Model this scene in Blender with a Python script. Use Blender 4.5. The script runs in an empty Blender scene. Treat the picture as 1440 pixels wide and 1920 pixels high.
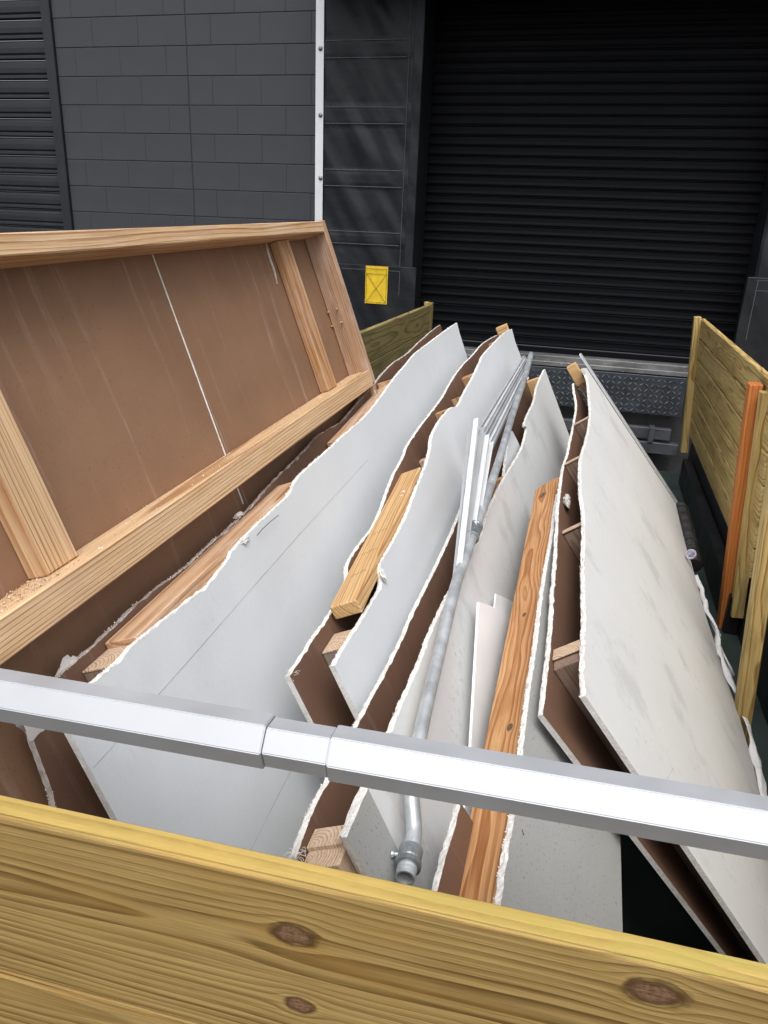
import bpy, bmesh, math, random
from mathutils import Vector, Matrix, noise

random.seed(11)
C = bpy.context.scene.collection
SC = bpy.context.scene

# ------------------------------------------------------------------ camera, world, sun, exposure
F = 1400.0                                  # focal length in photo pixels (photo 1440 x 1920)
AX = Vector((0.9627108, 0.13141546, -0.23646966)).normalized()   # world X in camera axes (right, down, forward)
AY = Vector((0.26767741, -0.33605751, 0.90300285)).normalized()  # world Y
AZ = -Vector((-0.03920113, 0.93262818, 0.35870315)).normalized() # world Z
CAMZ = 2.4
def w_dir(v):                                # camera axes -> world
    return Vector((v.dot(AX), v.dot(AY), v.dot(AZ)))
R0, R1, R2 = w_dir(Vector((1,0,0))), w_dir(Vector((0,1,0))), w_dir(Vector((0,0,1)))
CAM = Vector((0, 0, CAMZ))
cd = bpy.data.cameras.new('camera'); cam = bpy.data.objects.new('camera', cd); C.objects.link(cam)
cd.sensor_width = 36; cd.sensor_fit = 'AUTO'; cd.lens = 36*F/1920; cd.clip_end = 400; cd.clip_start = 0.02
mr = Matrix((R0, -R1, -R2)).transposed().to_4x4()
cam.matrix_world = Matrix.Translation(CAM) @ mr
SC.camera = cam

world = bpy.data.worlds.new('World'); SC.world = world; world.use_nodes = True
wn = world.node_tree; wn.nodes.clear()
SUN_EL, SUN_AZ = math.radians(66), math.radians(168)      # azimuth measured from +Y clockwise
sky = wn.nodes.new('ShaderNodeTexSky'); sky.sky_type = 'NISHITA'; sky.sun_disc = False
sky.sun_elevation = SUN_EL; sky.sun_rotation = SUN_AZ
sky.air_density = 1.0; sky.dust_density = 5.0; sky.ozone_density = 1.0
hs = wn.nodes.new('ShaderNodeHueSaturation'); hs.inputs['Saturation'].default_value = 0.30
bg = wn.nodes.new('ShaderNodeBackground'); bg.inputs[1].default_value = 0.15
wo = wn.nodes.new('ShaderNodeOutputWorld')
wn.links.new(sky.outputs[0], hs.inputs['Color']); wn.links.new(hs.outputs[0], bg.inputs[0]); wn.links.new(bg.outputs[0], wo.inputs[0])
sl = bpy.data.lights.new('sun', 'SUN'); sl.energy = 0.9; sl.angle = math.radians(35); sl.color = (1.0, 0.97, 0.93)
so = bpy.data.objects.new('sun', sl); C.objects.link(so)
sd = Vector((math.sin(SUN_AZ)*math.cos(SUN_EL), math.cos(SUN_AZ)*math.cos(SUN_EL), math.sin(SUN_EL)))
so.rotation_euler = sd.to_track_quat('Z', 'Y').to_euler(); so.location = (0, -5, 12)
SC.view_settings.view_transform = 'Standard'; SC.view_settings.look = 'None'
SC.view_settings.gamma = 1; SC.view_settings.use_curve_mapping = False
SC.view_settings.exposure = 0.60

# ------------------------------------------------------------------ geometry helpers
def ray(x, y):
    return w_dir(Vector(((x-720)/F, (y-960)/F, 1.0)))
def at_x(p, X): r = ray(*p); return CAM + r*(X/r.x)
def at_y(p, Y): r = ray(*p); return CAM + r*(Y/r.y)
def at_z(p, Z): r = ray(*p); return CAM + r*((Z-CAMZ)/r.z)
def vpd(x, y): return ray(x, y).normalized()

class Plane:
    """A leaning plane. D runs along the load, W down the sheet, n out of the visible face."""
    def __init__(s, D, W, p, Z):
        s.D = vpd(*D); w = vpd(*W); s.n = w.cross(s.D).normalized()
        if s.n.dot(Vector((1,0,0))) < 0: s.n = -s.n
        s.W = s.D.cross(s.n).normalized()
        if s.W.z > 0: s.W = -s.W
        s.o = CAM + ray(*p)*Z
    def st(s, x, y, off=0.0):
        r = ray(x, y); k = (s.o + s.n*off - CAM).dot(s.n)/r.dot(s.n)
        P = CAM + r*k - s.o
        return (P.dot(s.D), P.dot(s.W))
    def w(s, a, b, off=0.0): return s.o + s.D*a + s.W*b + s.n*off
    def tfloor(s, a, z, off=0.0):
        P = s.w(a, 0, off); return (z - P.z)/s.W.z
    def mat(s, off=0.0):
        z = s.n; x = s.D; y = z.cross(x)
        m = Matrix((x, y, z)).transposed().to_4x4(); m.translation = s.o + s.n*off
        return m
    def ysign(s): return 1.0 if s.n.cross(s.D).dot(s.W) > 0 else -1.0

def tag(o, label=None, cat=None, group=None, kind=None):
    if label: o['label'] = label
    if cat: o['category'] = cat
    if group: o['group'] = group
    if kind: o['kind'] = kind
    return o
def empty(name, loc, label=None, cat=None, group=None):
    o = bpy.data.objects.new(name, None); C.objects.link(o); o.location = loc; o.empty_display_size = .1
    return tag(o, label, cat, group)
def world_mat(o):
    m = o.matrix_basis.copy(); p = o.parent
    while p: m = p.matrix_basis @ m; p = p.parent
    return m
def link(name, me, mtx=None, parent=None):
    o = bpy.data.objects.new(name, me); C.objects.link(o)
    if mtx is None: mtx = Matrix.Identity(4)
    if parent:
        o.parent = parent; o.matrix_basis = world_mat(parent).inverted() @ mtx
    else: o.matrix_basis = mtx
    return o
def mesh_of(name, bm, mats, smooth=False):
    me = bpy.data.meshes.new(name); bm.normal_update(); bm.to_mesh(me); bm.free()
    for m in (mats if isinstance(mats, (list, tuple)) else [mats]): me.materials.append(m)
    if smooth:
        for p in me.polygons: p.use_smooth = True
    return me
def obj(name, bm, mats, mtx=None, parent=None, smooth=False):
    return link(name, mesh_of(name, bm, mats, smooth), mtx, parent)
def add_box(bm, x0, x1, y0, y1, z0, z1, bev=0.0, mi=0):
    v = [bm.verts.new(c) for c in ((x0,y0,z0),(x1,y0,z0),(x1,y1,z0),(x0,y1,z0),(x0,y0,z1),(x1,y0,z1),(x1,y1,z1),(x0,y1,z1))]
    fs = [bm.faces.new([v[i] for i in q]) for q in ((3,2,1,0),(4,5,6,7),(0,1,5,4),(1,2,6,5),(2,3,7,6),(3,0,4,7))]
    for f in fs: f.material_index = mi
    if bev:
        es = {e for f in fs for e in f.edges}
        bmesh.ops.bevel(bm, geom=list(es), offset=bev, segments=1, affect='EDGES', profile=.5)
def box(name, x0, x1, y0, y1, z0, z1, m, parent=None, bev=0.0):
    cx, cy, cz = (x0+x1)/2, (y0+y1)/2, (z0+z1)/2
    bm = bmesh.new(); add_box(bm, x0-cx, x1-cx, y0-cy, y1-cy, z0-cz, z1-cz, bev)
    return obj(name, bm, m, Matrix.Translation((cx, cy, cz)), parent)
def frame(o, x, y, z):
    m = Matrix((x.normalized(), y.normalized(), z.normalized())).transposed().to_4x4(); m.translation = o; return m
def board(name, o, ax, ay, L, w, t, m, parent=None, bev=0.003, warp=0.0):
    """Board starting at o, length L along ax, width w along ay, thickness t along ax x ay."""
    ax = ax.normalized(); az = ax.cross(ay).normalized(); ay = az.cross(ax)
    bm = bmesh.new(); add_box(bm, 0, L, -w/2, w/2, -t/2, t/2, bev)
    if warp:
        pass
    return obj(name, bm, m, frame(o + ay*(w/2) + az*(t/2), ax, ay, az), parent)
def tube(bm, pts, r, n=14, cap=True):
    rings = []
    for i, p in enumerate(pts):
        d = (pts[min(i+1, len(pts)-1)] - pts[max(i-1, 0)]).normalized()
        u = d.orthogonal().normalized() if i == 0 else (rings_u - d*rings_u.dot(d)).normalized()
        rings_u = u; v = d.cross(u)
        rr = r[i] if isinstance(r, (list, tuple)) else r
        rings.append([bm.verts.new(p + (u*math.cos(a) + v*math.sin(a))*rr) for a in [2*math.pi*k/n for k in range(n)]])
    for a, b in zip(rings, rings[1:]):
        for k in range(n): bm.faces.new((a[k], a[(k+1)%n], b[(k+1)%n], b[k]))
    if cap:
        bm.faces.new(list(reversed(rings[0]))); bm.faces.new(rings[-1])
    return rings

# ------------------------------------------------------------------ node helper
class NT:
    def __init__(s, name):
        s.m = bpy.data.materials.new(name); s.m.use_nodes = True; s.t = s.m.node_tree
        s.b = s.t.nodes['Principled BSDF']; s.l = s.t.links
    def n(s, typ, **kw):
        nd = s.t.nodes.new(typ)
        for k, v in kw.items(): setattr(nd, k, v)
        return nd
    def put(s, sock, v):
        if hasattr(v, 'is_output') or isinstance(v, bpy.types.NodeSocket): s.l.new(v, sock)
        elif isinstance(v, (tuple, list)) and len(v) == 3 and sock.type == 'RGBA': sock.default_value = (*v, 1)
        else: sock.default_value = v
    def math(s, op, a, b=0.0, c=0.0, clamp=False):
        nd = s.n('ShaderNodeMath', operation=op, use_clamp=clamp)
        s.put(nd.inputs[0], a); s.put(nd.inputs[1], b); s.put(nd.inputs[2], c)
        return nd.outputs[0]
    def coord(s): return s.n('ShaderNodeTexCoord').outputs['Object']
    def rnd(s): return s.n('ShaderNodeObjectInfo').outputs['Random']
    def map(s, v, scale=(1,1,1), loc=(0,0,0)):
        nd = s.n('ShaderNodeMapping'); s.put(nd.inputs[0], v)
        nd.inputs['Scale'].default_value = scale; s.put(nd.inputs['Location'], loc); return nd.outputs[0]
    def noise(s, v, scale=5., detail=3., rough=.5, w=None, col=False):
        nd = s.n('ShaderNodeTexNoise'); s.put(nd.inputs['Vector'], v)
        nd.inputs['Scale'].default_value = scale; nd.inputs['Detail'].default_value = detail; nd.inputs['Roughness'].default_value = rough
        return nd.outputs['Color' if col else 'Fac']
    def ramp(s, v, stops):
        nd = s.n('ShaderNodeValToRGB'); s.put(nd.inputs[0], v); e = nd.color_ramp.elements
        while len(e) < len(stops): e.new(.5)
        for i, (p, c) in enumerate(stops):
            e[i].position = p; e[i].color = (*c, 1) if isinstance(c, (tuple, list)) else (c, c, c, 1)
        return nd.outputs[0]
    def mix(s, f, a, b, mode='MIX'):
        nd = s.n('ShaderNodeMix', data_type='RGBA', blend_type=mode)
        s.put(nd.inputs[0], f); s.put(nd.inputs[6], a); s.put(nd.inputs[7], b); return nd.outputs[2]
    def range(s, v, a, b, c=0., d=1.):
        nd = s.n('ShaderNodeMapRange'); s.put(nd.inputs[0], v)
        for i, x in enumerate((a, b, c, d)): nd.inputs[i+1].default_value = x
        return nd.outputs[0]
    def sep(s, v):
        nd = s.n('ShaderNodeSeparateXYZ'); s.put(nd.inputs[0], v); return nd.outputs
    def comb(s, x, y, z):
        nd = s.n('ShaderNodeCombineXYZ')
        for i, a in enumerate((x, y, z)): s.put(nd.inputs[i], a)
        return nd.outputs[0]
    def bump(s, h, dist=.002, strength=1., normal=None):
        nd = s.n('ShaderNodeBump'); nd.inputs['Distance'].default_value = dist; nd.inputs['Strength'].default_value = strength
        s.put(nd.inputs['Height'], h)
        if normal is not None: s.put(nd.inputs['Normal'], normal)
        return nd.outputs[0]
    def out(s, col=None, rough=None, metal=None, normal=None, spec=None):
        if col is not None: s.put(s.b.inputs['Base Color'], col)
        if rough is not None: s.put(s.b.inputs['Roughness'], rough)
        if metal is not None: s.put(s.b.inputs['Metallic'], metal)
        if normal is not None: s.put(s.b.inputs['Normal'], normal)
        if spec is not None: s.put(s.b.inputs['Specular IOR Level'], spec)
        return s.m

def wood(name, light, dark, freq=150., cy=.03, cz=-.06, wob=.016, stain=None, stain_amt=0., dust=0., knots=(), knot_col=(.10,.055,.03), rough=.62, vary=.03, sharp=.55, bumpd=.0006, along=.8, tint=.25, moss_pale_top=None, wsp=1.6):
    """Solid-texture timber: growth rings round an axis parallel to local X, so ends show end grain."""
    t = NT(name); co = t.coord(); rnd = t.rnd()
    sh = t.comb(t.math('MULTIPLY', rnd, 37.), t.math('MULTIPLY', rnd, 11.), t.math('MULTIPLY', rnd, 5.))
    va = t.n('ShaderNodeVectorMath', operation='ADD'); t.put(va.inputs[0], co); t.put(va.inputs[1], sh)
    cs = va.outputs[0]
    x, y, z = t.sep(co)[:3]
    kmask = None
    for (kx, ky, kr) in knots:                       # grain flows round each knot
        dx = t.math('MULTIPLY', t.math('SUBTRACT', x, kx), .62); dy = t.math('SUBTRACT', y, ky)
        d2 = t.math('ADD', t.math('MULTIPLY', dx, dx), t.math('MULTIPLY', dy, dy))
        k = t.math('DIVIDE', kr*kr*1.5, t.math('MAXIMUM', d2, kr*kr*.5))
        fall = t.math('POWER', 2.718, t.math('MULTIPLY', d2, -1/(kr*kr*22)))
        y = t.math('SUBTRACT', y, t.math('MULTIPLY', dy, t.math('MULTIPLY', k, fall)))
        wv = t.noise(t.map(co, (1,1,1)), 40., 2.)
        dd = t.math('ADD', t.math('SQRT', d2), t.math('MULTIPLY', t.math('SUBTRACT', wv, .5), kr*.9))
        m = t.range(dd, kr*.95, kr*.70)
        rim = t.math('SUBTRACT', t.range(dd, kr*1.25, kr*.9), t.range(dd, kr*.8, kr*.6), clamp=True)
        kmask = (m, dd, rim) if kmask is None else (t.math('MAXIMUM', kmask[0], m), t.math('MINIMUM', kmask[1], dd), t.math('MAXIMUM', kmask[2], rim))
    n1 = t.noise(t.map(cs, (along, 5., 5.)), 1.0, 2., .5)
    n2 = t.noise(t.map(cs, (along*.8, 4., 4.), (9, 3, 1)), 1.3, 2., .5)
    n3 = t.noise(t.map(cs, (5., 40., 40.)), 1., 2., .5)
    yy = t.math('ADD', t.math('SUBTRACT', y, t.math('ADD', cy, t.math('MULTIPLY', t.math('SUBTRACT', rnd, .5), vary))), t.math('MULTIPLY', t.math('SUBTRACT', n1, .5), wob*4))
    zz = t.math('ADD', t.math('SUBTRACT', z, cz), t.math('MULTIPLY', t.math('SUBTRACT', n2, .5), wob*4))
    d = t.math('SQRT', t.math('ADD', t.math('MULTIPLY', yy, yy), t.math('MULTIPLY', zz, zz)))
    d = t.math('ADD', d, t.math('MULTIPLY', t.math('SUBTRACT', n3, .5), .0022))
    df = t.math('MULTIPLY', d, freq)
    w1 = t.noise(t.comb(t.math('MULTIPLY', df, .45), 3.3, t.math('MULTIPLY', rnd, 9.)), 1., 2., .6)
    df = t.math('ADD', df, t.math('MULTIPLY', w1, wsp))
    fr = t.math('FRACT', df)
    rid = t.noise(t.comb(t.math('MULTIPLY', t.math('FLOOR', df), 3.7), 1.1, t.math('MULTIPLY', rnd, 5.)), 1., 0.)
    brk = t.noise(t.map(cs, (7., 90., 90.), (2, 5, 8)), 1., 3., .6)
    ring = t.ramp(fr, [(0., 0.), (sharp, .20), (.80, .9), (.93, 1.), (1., 0.)])
    fib = t.noise(t.map(cs, (7., 420., 420.)), 1., 4., .7)
    fib2 = t.noise(t.map(cs, (2.5, 150., 150.), (5, 1, 3)), 1., 3., .6)
    big = t.noise(t.map(cs, (1.2, 9., 9.)), 1., 2.)
    amt = t.math('MULTIPLY', t.math('MULTIPLY', ring, t.range(big, .25, .75, .70, 1.)), t.math('MULTIPLY', t.range(rid, .28, .52, .55, 1.25), t.range(brk, .28, .55, .65, 1.)), clamp=True)
    col = t.mix(amt, light, dark)
    col = t.mix(t.range(fib, .35, .75, 0., .55), col, t.mix(.6, dark, light, 'MULTIPLY'))
    col = t.mix(t.range(fib2, .52, .72, 0., .35), col, tuple(min(1, c*1.25) for c in light))
    col = t.mix(t.range(fib2, .46, .28, 0., .45), col, dark)
    col = t.mix(t.math('MULTIPLY', t.range(big, .35, .8), tint), col, dark)
    if stain:
        sn = t.noise(t.map(cs, (3., 12., 12.), (4, 4, 4)), 1., 4., .6)
        col = t.mix(t.range(sn, .52, .70, 0., stain_amt), col, stain)
    if moss_pale_top:
        mn = t.noise(t.map(co, (14., 60., 60.)), 1., 5., .7); gx = t.range(x, moss_pale_top[0], moss_pale_top[0]+.12)
        gy = t.range(t.sep(co)[1], moss_pale_top[1]-.004, moss_pale_top[1])
        col = t.mix(t.math('MULTIPLY', t.math('MULTIPLY', gx, gy), t.range(mn, .46, .60, 0., .75)), col, (.10,.15,.018))
        col = t.mix(t.math('MULTIPLY', gy, t.range(mn, .3, .7, .35, .6)), col, (.62,.46,.13))  # whole top edge tinted a lighter yellow, apart from the green patch
    if dust:
        dn = t.noise(t.map(cs, (6., 14., 14.), (1, 7, 2)), 1., 6., .7)
        col = t.mix(t.range(dn, .45, .72, 0., dust), col, (.60, .50, .46))
    if kmask:
        kr_ = t.math('FRACT', t.math('MULTIPLY', kmask[1], 320.))
        kn = t.noise(co, 220., 4., .7)
        kc = t.mix(t.range(kn, .35, .65), knot_col, tuple(min(1, c*1.9+.02) for c in knot_col))
        kc = t.mix(t.math('MULTIPLY', kr_, .35), kc, (.05, .02, .01))
        col = t.mix(kmask[0], col, kc)
        col = t.mix(t.math('MULTIPLY', kmask[2], .75), col, (.05, .022, .008))
    h = t.math('ADD', t.math('MULTIPLY', ring, -.5), t.math('MULTIPLY', fib, .5))
    return t.out(col, rough, 0., t.bump(h, bumpd, .8), .25)

def paper(name, base, dark, fleck=0., fleck_col=(.12,.10,.08), streak=0., streak_col=(.4,.3,.25), stain=0., stain_col=(.3,.3,.3), rough=.7, scuff=0.):
    """Drywall face paper; local X runs along the sheet, local Y up/down it."""
    t = NT(name); co = t.coord(); rnd = t.rnd()
    sh = t.comb(t.math('MULTIPLY', rnd, 19.), t.math('MULTIPLY', rnd, 7.), 0.)
    va = t.n('ShaderNodeVectorMath', operation='ADD'); t.put(va.inputs[0], co); t.put(va.inputs[1], sh); cs = va.outputs[0]
    big = t.noise(cs, 2.2, 4., .6); col = t.mix(t.range(big, .3, .75), base, dark)
    fine = t.noise(t.map(cs, (60., 200., 60.)), 1., 3., .7)
    col = t.mix(t.range(fine, .35, .8, 0., .12), col, tuple(c*.55 for c in base))
    if fleck:
        f1 = t.noise(t.map(cs, (260., 110., 100.)), 1., 1., .5)
        col = t.mix(t.range(f1, .66, .73, 0., fleck), col, fleck_col)
    if streak:
        wv = t.noise(cs, 3., 2.); x, y, z = t.sep(cs)[:3]
        xx = t.math('ADD', x, t.math('MULTIPLY', wv, .05))
        s1 = t.noise(t.comb(t.math('MULTIPLY', xx, 26.), t.math('MULTIPLY', y, .9), 0.), 1., 3., .6)
        s2 = t.noise(cs, 9., 5., .75)
        a = t.math('MULTIPLY', t.range(s1, .58, .74), t.range(s2, .32, .68))
        col = t.mix(t.math('MULTIPLY', a, streak), col, streak_col)
    if stain:
        s1 = t.noise(t.map(cs, (1.5, 1.1, 1.), (3, 8, 0)), 2.1, 6., .68)
        col = t.mix(t.range(s1, .56, .64, 0., stain), col, stain_col)
    if scuff:
        x, y, z = t.sep(cs)[:3]
        s1 = t.noise(t.comb(t.math('MULTIPLY', x, 4.), t.math('MULTIPLY', y, 4.), 0.), 1., 2.)
        s2 = t.noise(t.map(cs, (75., 30., 1.)), 1., 5., .8)
        a = t.math('MULTIPLY', t.range(s1, .54, .68), t.range(s2, .56, .68))
        col = t.mix(t.math('MULTIPLY', a, scuff), col, tuple(c*.35 for c in base))
    h = t.noise(cs, 140., 3., .6)
    wav = t.noise(cs, 5., 2., .5)
    nb = t.bump(wav, .006, .5)
    return t.out(col, rough, 0., t.bump(h, .0005, .5, nb), .25)

def gypsum(name):
    t = NT(name); co = t.coord()
    n = t.noise(co, 160., 4., .7); b = t.noise(co, 30., 3.)
    col = t.mix(t.range(n, .35, .7), (.60,.58,.55), (.80,.79,.76)); col = t.mix(t.range(b, .5, .72, 0., .6), col, (.46,.43,.40))
    return t.out(col, .9, 0., t.bump(n, .002, 1.), .1)
def simple(name, col, rough=.5, metal=0., var=.25, nscale=12., bump=.0004, bscale=90., spec=.4, scr=0., scr_col=(.5,.5,.5), st=(1,1,1)):
    t = NT(name); co = t.coord()
    n = t.noise(t.map(co, st), nscale, 5., .6)
    c = t.mix(t.range(n, .3, .72), tuple(x*(1-var) for x in col), tuple(min(1, x*(1+var)) for x in col))
    if scr:
        s = t.noise(t.map(co, (st[0]*3, st[1], st[2])), nscale*2.4, 6., .75)
        c = t.mix(t.range(s, .60, .70, 0., scr), c, scr_col)
    h = t.noise(co, bscale, 3., .6)
    return t.out(c, t.range(n, .3, .7, max(0, rough-.08), min(1, rough+.1)), metal, t.bump(h, bump, .6), spec)

M = {}
M['gyp'] = gypsum('gypsum_core')
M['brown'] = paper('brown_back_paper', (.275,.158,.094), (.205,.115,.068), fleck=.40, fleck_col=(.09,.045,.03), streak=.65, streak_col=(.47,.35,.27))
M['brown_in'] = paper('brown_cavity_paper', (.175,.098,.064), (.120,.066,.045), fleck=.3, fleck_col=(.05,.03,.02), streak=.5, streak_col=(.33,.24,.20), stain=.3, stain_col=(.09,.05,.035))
M['grey'] = paper('grey_face_paper', (.63,.65,.665), (.57,.59,.61), scuff=.22)
M['grey_scuff'] = paper('scuffed_face_paper', (.65,.66,.655), (.59,.60,.60), stain=.38, stain_col=(.38,.39,.39), scuff=1., streak=.25, streak_col=(.75,.76,.76))
M['speckle'] = paper('speckled_back_paper', (.38,.385,.375), (.34,.345,.335), fleck=.85, fleck_col=(.16,.15,.14), scuff=.3)
M['torn_paper'] = paper('torn_paper', (.62,.60,.57), (.50,.47,.44), fleck=.2)
M['spf'] = wood('pale_stud_wood', (.70,.50,.30), (.33,.16,.06), freq=88, cy=.05, cz=-.075, tint=.2, dust=.25, stain=(.30,.13,.045), stain_amt=.35, bumpd=.0012)
M['spf2'] = wood('pale_orange_stud_wood', (.60,.36,.18), (.22,.085,.028), freq=90, cy=.03, cz=-.06, tint=.3, dust=.35, stain=(.33,.14,.05), stain_amt=.5)
M['straight'] = wood('straight_grained_plate_wood', (.72,.52,.31), (.34,.17,.07), freq=120, cy=.22, cz=-.05, wob=.008, along=.6, tint=.15, dust=.15, stain=(.33,.15,.05), stain_amt=.35, bumpd=.0010)
M['dusty_spf'] = wood('dusty_pale_plate_wood', (.62,.42,.26), (.30,.15,.07), freq=80, cy=.05, cz=-.06, tint=.2, dust=.55)
M['grey_stud'] = wood('grey_weathered_stud_wood', (.36,.31,.27), (.22,.18,.15), freq=150, cy=.02, cz=-.05, tint=.3, dust=.3)
M['old'] = wood('greyed_stud_wood', (.33,.235,.18), (.17,.11,.08), freq=170, cy=.02, cz=-.05, tint=.4, dust=.10, stain=(.09,.055,.04), stain_amt=.5, bumpd=.0008)
M['pinkish'] = wood('dusty_stud_wood', (.50,.33,.21), (.26,.14,.08), freq=150, cy=.04, cz=-.05, tint=.3, dust=.5)
M['endpale'] = wood('sawn_stud_wood', (.68,.53,.38), (.30,.18,.11), freq=170, cy=.012, cz=-.012, tint=.15, dust=.2)
M['knotty'] = wood('knotty_orange_stud_wood', (.66,.39,.18), (.30,.115,.035), freq=95, cy=.008, cz=-.032, wob=.020, along=1.7, tint=.45, dust=.06, stain=(.30,.11,.03), stain_amt=.5,
                   knots=((.46,.022,.008),(1.10,.0,.006),(.62,-.012,.007),(2.0,.01,.012)), bumpd=.0006)
M['yellow_pine'] = wood('yellow_stud_wood', (.72,.51,.26), (.33,.16,.06), freq=120, cy=.06, cz=-.03, tint=.25, stain=(.40,.2,.06), stain_amt=.3)
M['treated'] = wood('treated_fence_wood', (.64,.49,.20), (.26,.15,.045), freq=55, cy=.03, cz=-.04, wob=.022, along=1.5, tint=.35, stain=(.12,.085,.035), stain_amt=.5, vary=.08)
M['treated_dark'] = wood('weathered_fence_wood', (.32,.26,.11), (.15,.11,.04), freq=55, cy=.03, cz=-.04, wob=.022, along=1.5, tint=.35, stain=(.07,.075,.03), stain_amt=.6, vary=.08)
M['redwood'] = wood('red_orange_post_wood', (.58,.22,.055), (.30,.08,.018), freq=70, cy=.03, cz=-.07, tint=.3)
M['cmu'] = simple('painted_block', (.040,.0425,.050), .55, var=.12, nscale=3, bump=.0020, bscale=70, spec=.5)
M['joint'] = simple('painted_mortar', (.024,.026,.031), .7, var=.15, nscale=8, bump=.001)
M['door'] = simple('black_door_steel', (.0035,.004,.006), .52, var=.25, nscale=4, bump=.0002, spec=.13, st=(.3,1,3))
M['slat_grey'] = simple('charcoal_shutter_steel', (.020,.022,.028), .42, var=.12, nscale=4, bump=.0002)
M['vinyl'] = None
M['black'] = simple('black_steel', (.010,.010,.012), .45, var=.3, nscale=6, scr=.25, scr_col=(.08,.08,.08))
M['bin_green'] = simple('dark_green_steel', (.010,.022,.020), .5, var=.3, nscale=5)
M['alu'] = simple('bright_aluminium', (.82,.83,.84), .38, metal=.35, var=.05, nscale=5, bump=.0001)
M['bar'] = simple('silver_painted_bar', (.47,.485,.51), .55, metal=.50, var=.05, nscale=9, bump=.00015, bscale=260)
M['galv'] = simple('galvanised_steel', (.52,.55,.57), .45, metal=.6, var=.25, nscale=22, bump=.0003, st=(1,1,1), scr=.3, scr_col=(.25,.27,.28))
M['white_trim'] = simple('white_vinyl_trim', (.66,.68,.70), .4, var=.05, nscale=10, scr=.25, scr_col=(.35,.34,.33))
M['plate'] = simple('blue_grey_tread_steel', (.11,.122,.14), .38, metal=.6, var=.3, nscale=7, scr=.35, scr_col=(.13,.12,.11))
M['worn_diamond'] = simple('worn_tread_diamonds', (.22,.23,.245), .36, metal=.6, var=.4, nscale=9)
M['worn'] = simple('worn_sill_steel', (.20,.20,.20), .5, metal=.4, var=.5, nscale=9, scr=.7, scr_col=(.75,.74,.72), st=(.4,1,1))
M['channel'] = simple('grey_channel_steel', (.085,.09,.10), .5, metal=.3, var=.3, nscale=9, scr=.5, scr_col=(.03,.03,.03))
M['yellow'] = simple('yellow_vinyl', (.74,.50,.025), .45, var=.10, nscale=16, bump=.002, bscale=30, scr=.35, scr_col=(.30,.22,.03))
M['thread'] = simple('dark_thread', (.10,.08,.02), .8)
M['seam'] = simple('pale_stitching', (.10,.105,.115), .6, var=.5, nscale=40)
M['bolt'] = simple('steel_bolt', (.25,.25,.26), .35, metal=.8)
M['weather'] = simple('pale_weather_strip', (.20,.20,.19), .7, var=.5, nscale=14)
M['film'] = simple('white_plastic_film', (.74,.75,.77), .30, var=.06, nscale=10, bump=.003, bscale=25)
M['asphalt'] = simple('asphalt', (.045,.045,.046), .9, var=.35, nscale=40, bump=.003, bscale=180)
M['concrete'] = simple('dock_pit_concrete', (.06,.06,.06), .9, var=.3, nscale=6, bump=.002)
M['rubber'] = simple('black_rubber', (.012,.012,.013), .6, var=.3)
M['floor_steel'] = simple('dusty_bed_floor', (.030,.046,.043), .6, var=.4, nscale=5, scr=.3, scr_col=(.12,.11,.10))
def vinyl():
    t = NT('black_shelter_vinyl'); co = t.coord(); x, y, z = t.sep(co)[:3]
    # soft slack folds running diagonally
    u = t.math('ADD', t.math('MULTIPLY', x, 1.0), t.math('MULTIPLY', z, .62))
    f = t.noise(t.comb(t.math('MULTIPLY', u, 4.2), 0., t.math('MULTIPLY', z, .6)), 1., 1., .4)
    w = t.noise(co, 3.5, 3., .5)
    n = t.noise(co, 26., 6., .8)
    col = t.mix(t.range(n, .64, .80, 0., .35), (.011,.012,.015), (.035,.037,.042))
    nb = t.bump(t.math('ADD', f, t.math('MULTIPLY', w, .25)), .10, .55)
    return t.out(col, .45, 0., t.bump(t.noise(co, 400., 2.), .0003, .5, nb), .35)
M['vinyl'] = vinyl()

# ================================================================== SETTING
BY = 7.10                                   # face of the block wall
DY = 7.50                                   # face of the dock door
bm = bmesh.new(); bmesh.ops.create_grid(bm, x_segments=1, y_segments=1, size=60)
tag(obj('ground', bm, M['asphalt'], Matrix.Translation((0,0,0))), kind='structure')

# ---- block wall: every block its own part, laid proud of a recessed joint bed
WX0, WX1 = at_y((139,430), BY).x, at_y((598,415), BY).x + .02
z0 = at_y((590,415), BY).z
PITCH = .2415
wall = empty('block_wall', ((WX0+WX1)/2, BY, 0), 'dark grey painted concrete block wall between the shutter and the dock shelter', 'wall')
box('mortar_bed', WX0, -1.80, BY+.004, BY+.2, 0, 5.2, M['joint'], wall)
JX = at_y((355,200), BY).x
blk = {}
def block_mesh(L):
    k = round(L, 3)
    if k not in blk:
        bm = bmesh.new(); add_box(bm, -L/2, L/2, 0, .05, -PITCH/2+.0035, PITCH/2-.0035, .0025)
        blk[k] = mesh_of('block', bm, M['cmu'])
    return blk[k]
cc = 0
BL = .483
for k in range(-3, 12):
    zc = z0 + (k+.5)*PITCH
    for (xa, xb, first) in ((WX0, JX-.005, 0), (JX+.005, WX1, 1)):
        x = xa + (0 if first else 0) ; L = BL*(.5 if (k+first) % 2 else 1.0)*(1.0 if first else .86)
        while x < xb-.02:
            e = min(x+L, xb)
            if xb - e < .09: e = xb
            link('block', block_mesh(e-x-random.choice((.0004,.0006,.0010,.0018))), Matrix.Translation(((x+e)/2, BY + random.uniform(-.0006, .0006), zc)), wall)
            cc += 1
            x = e; L = BL

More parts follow.
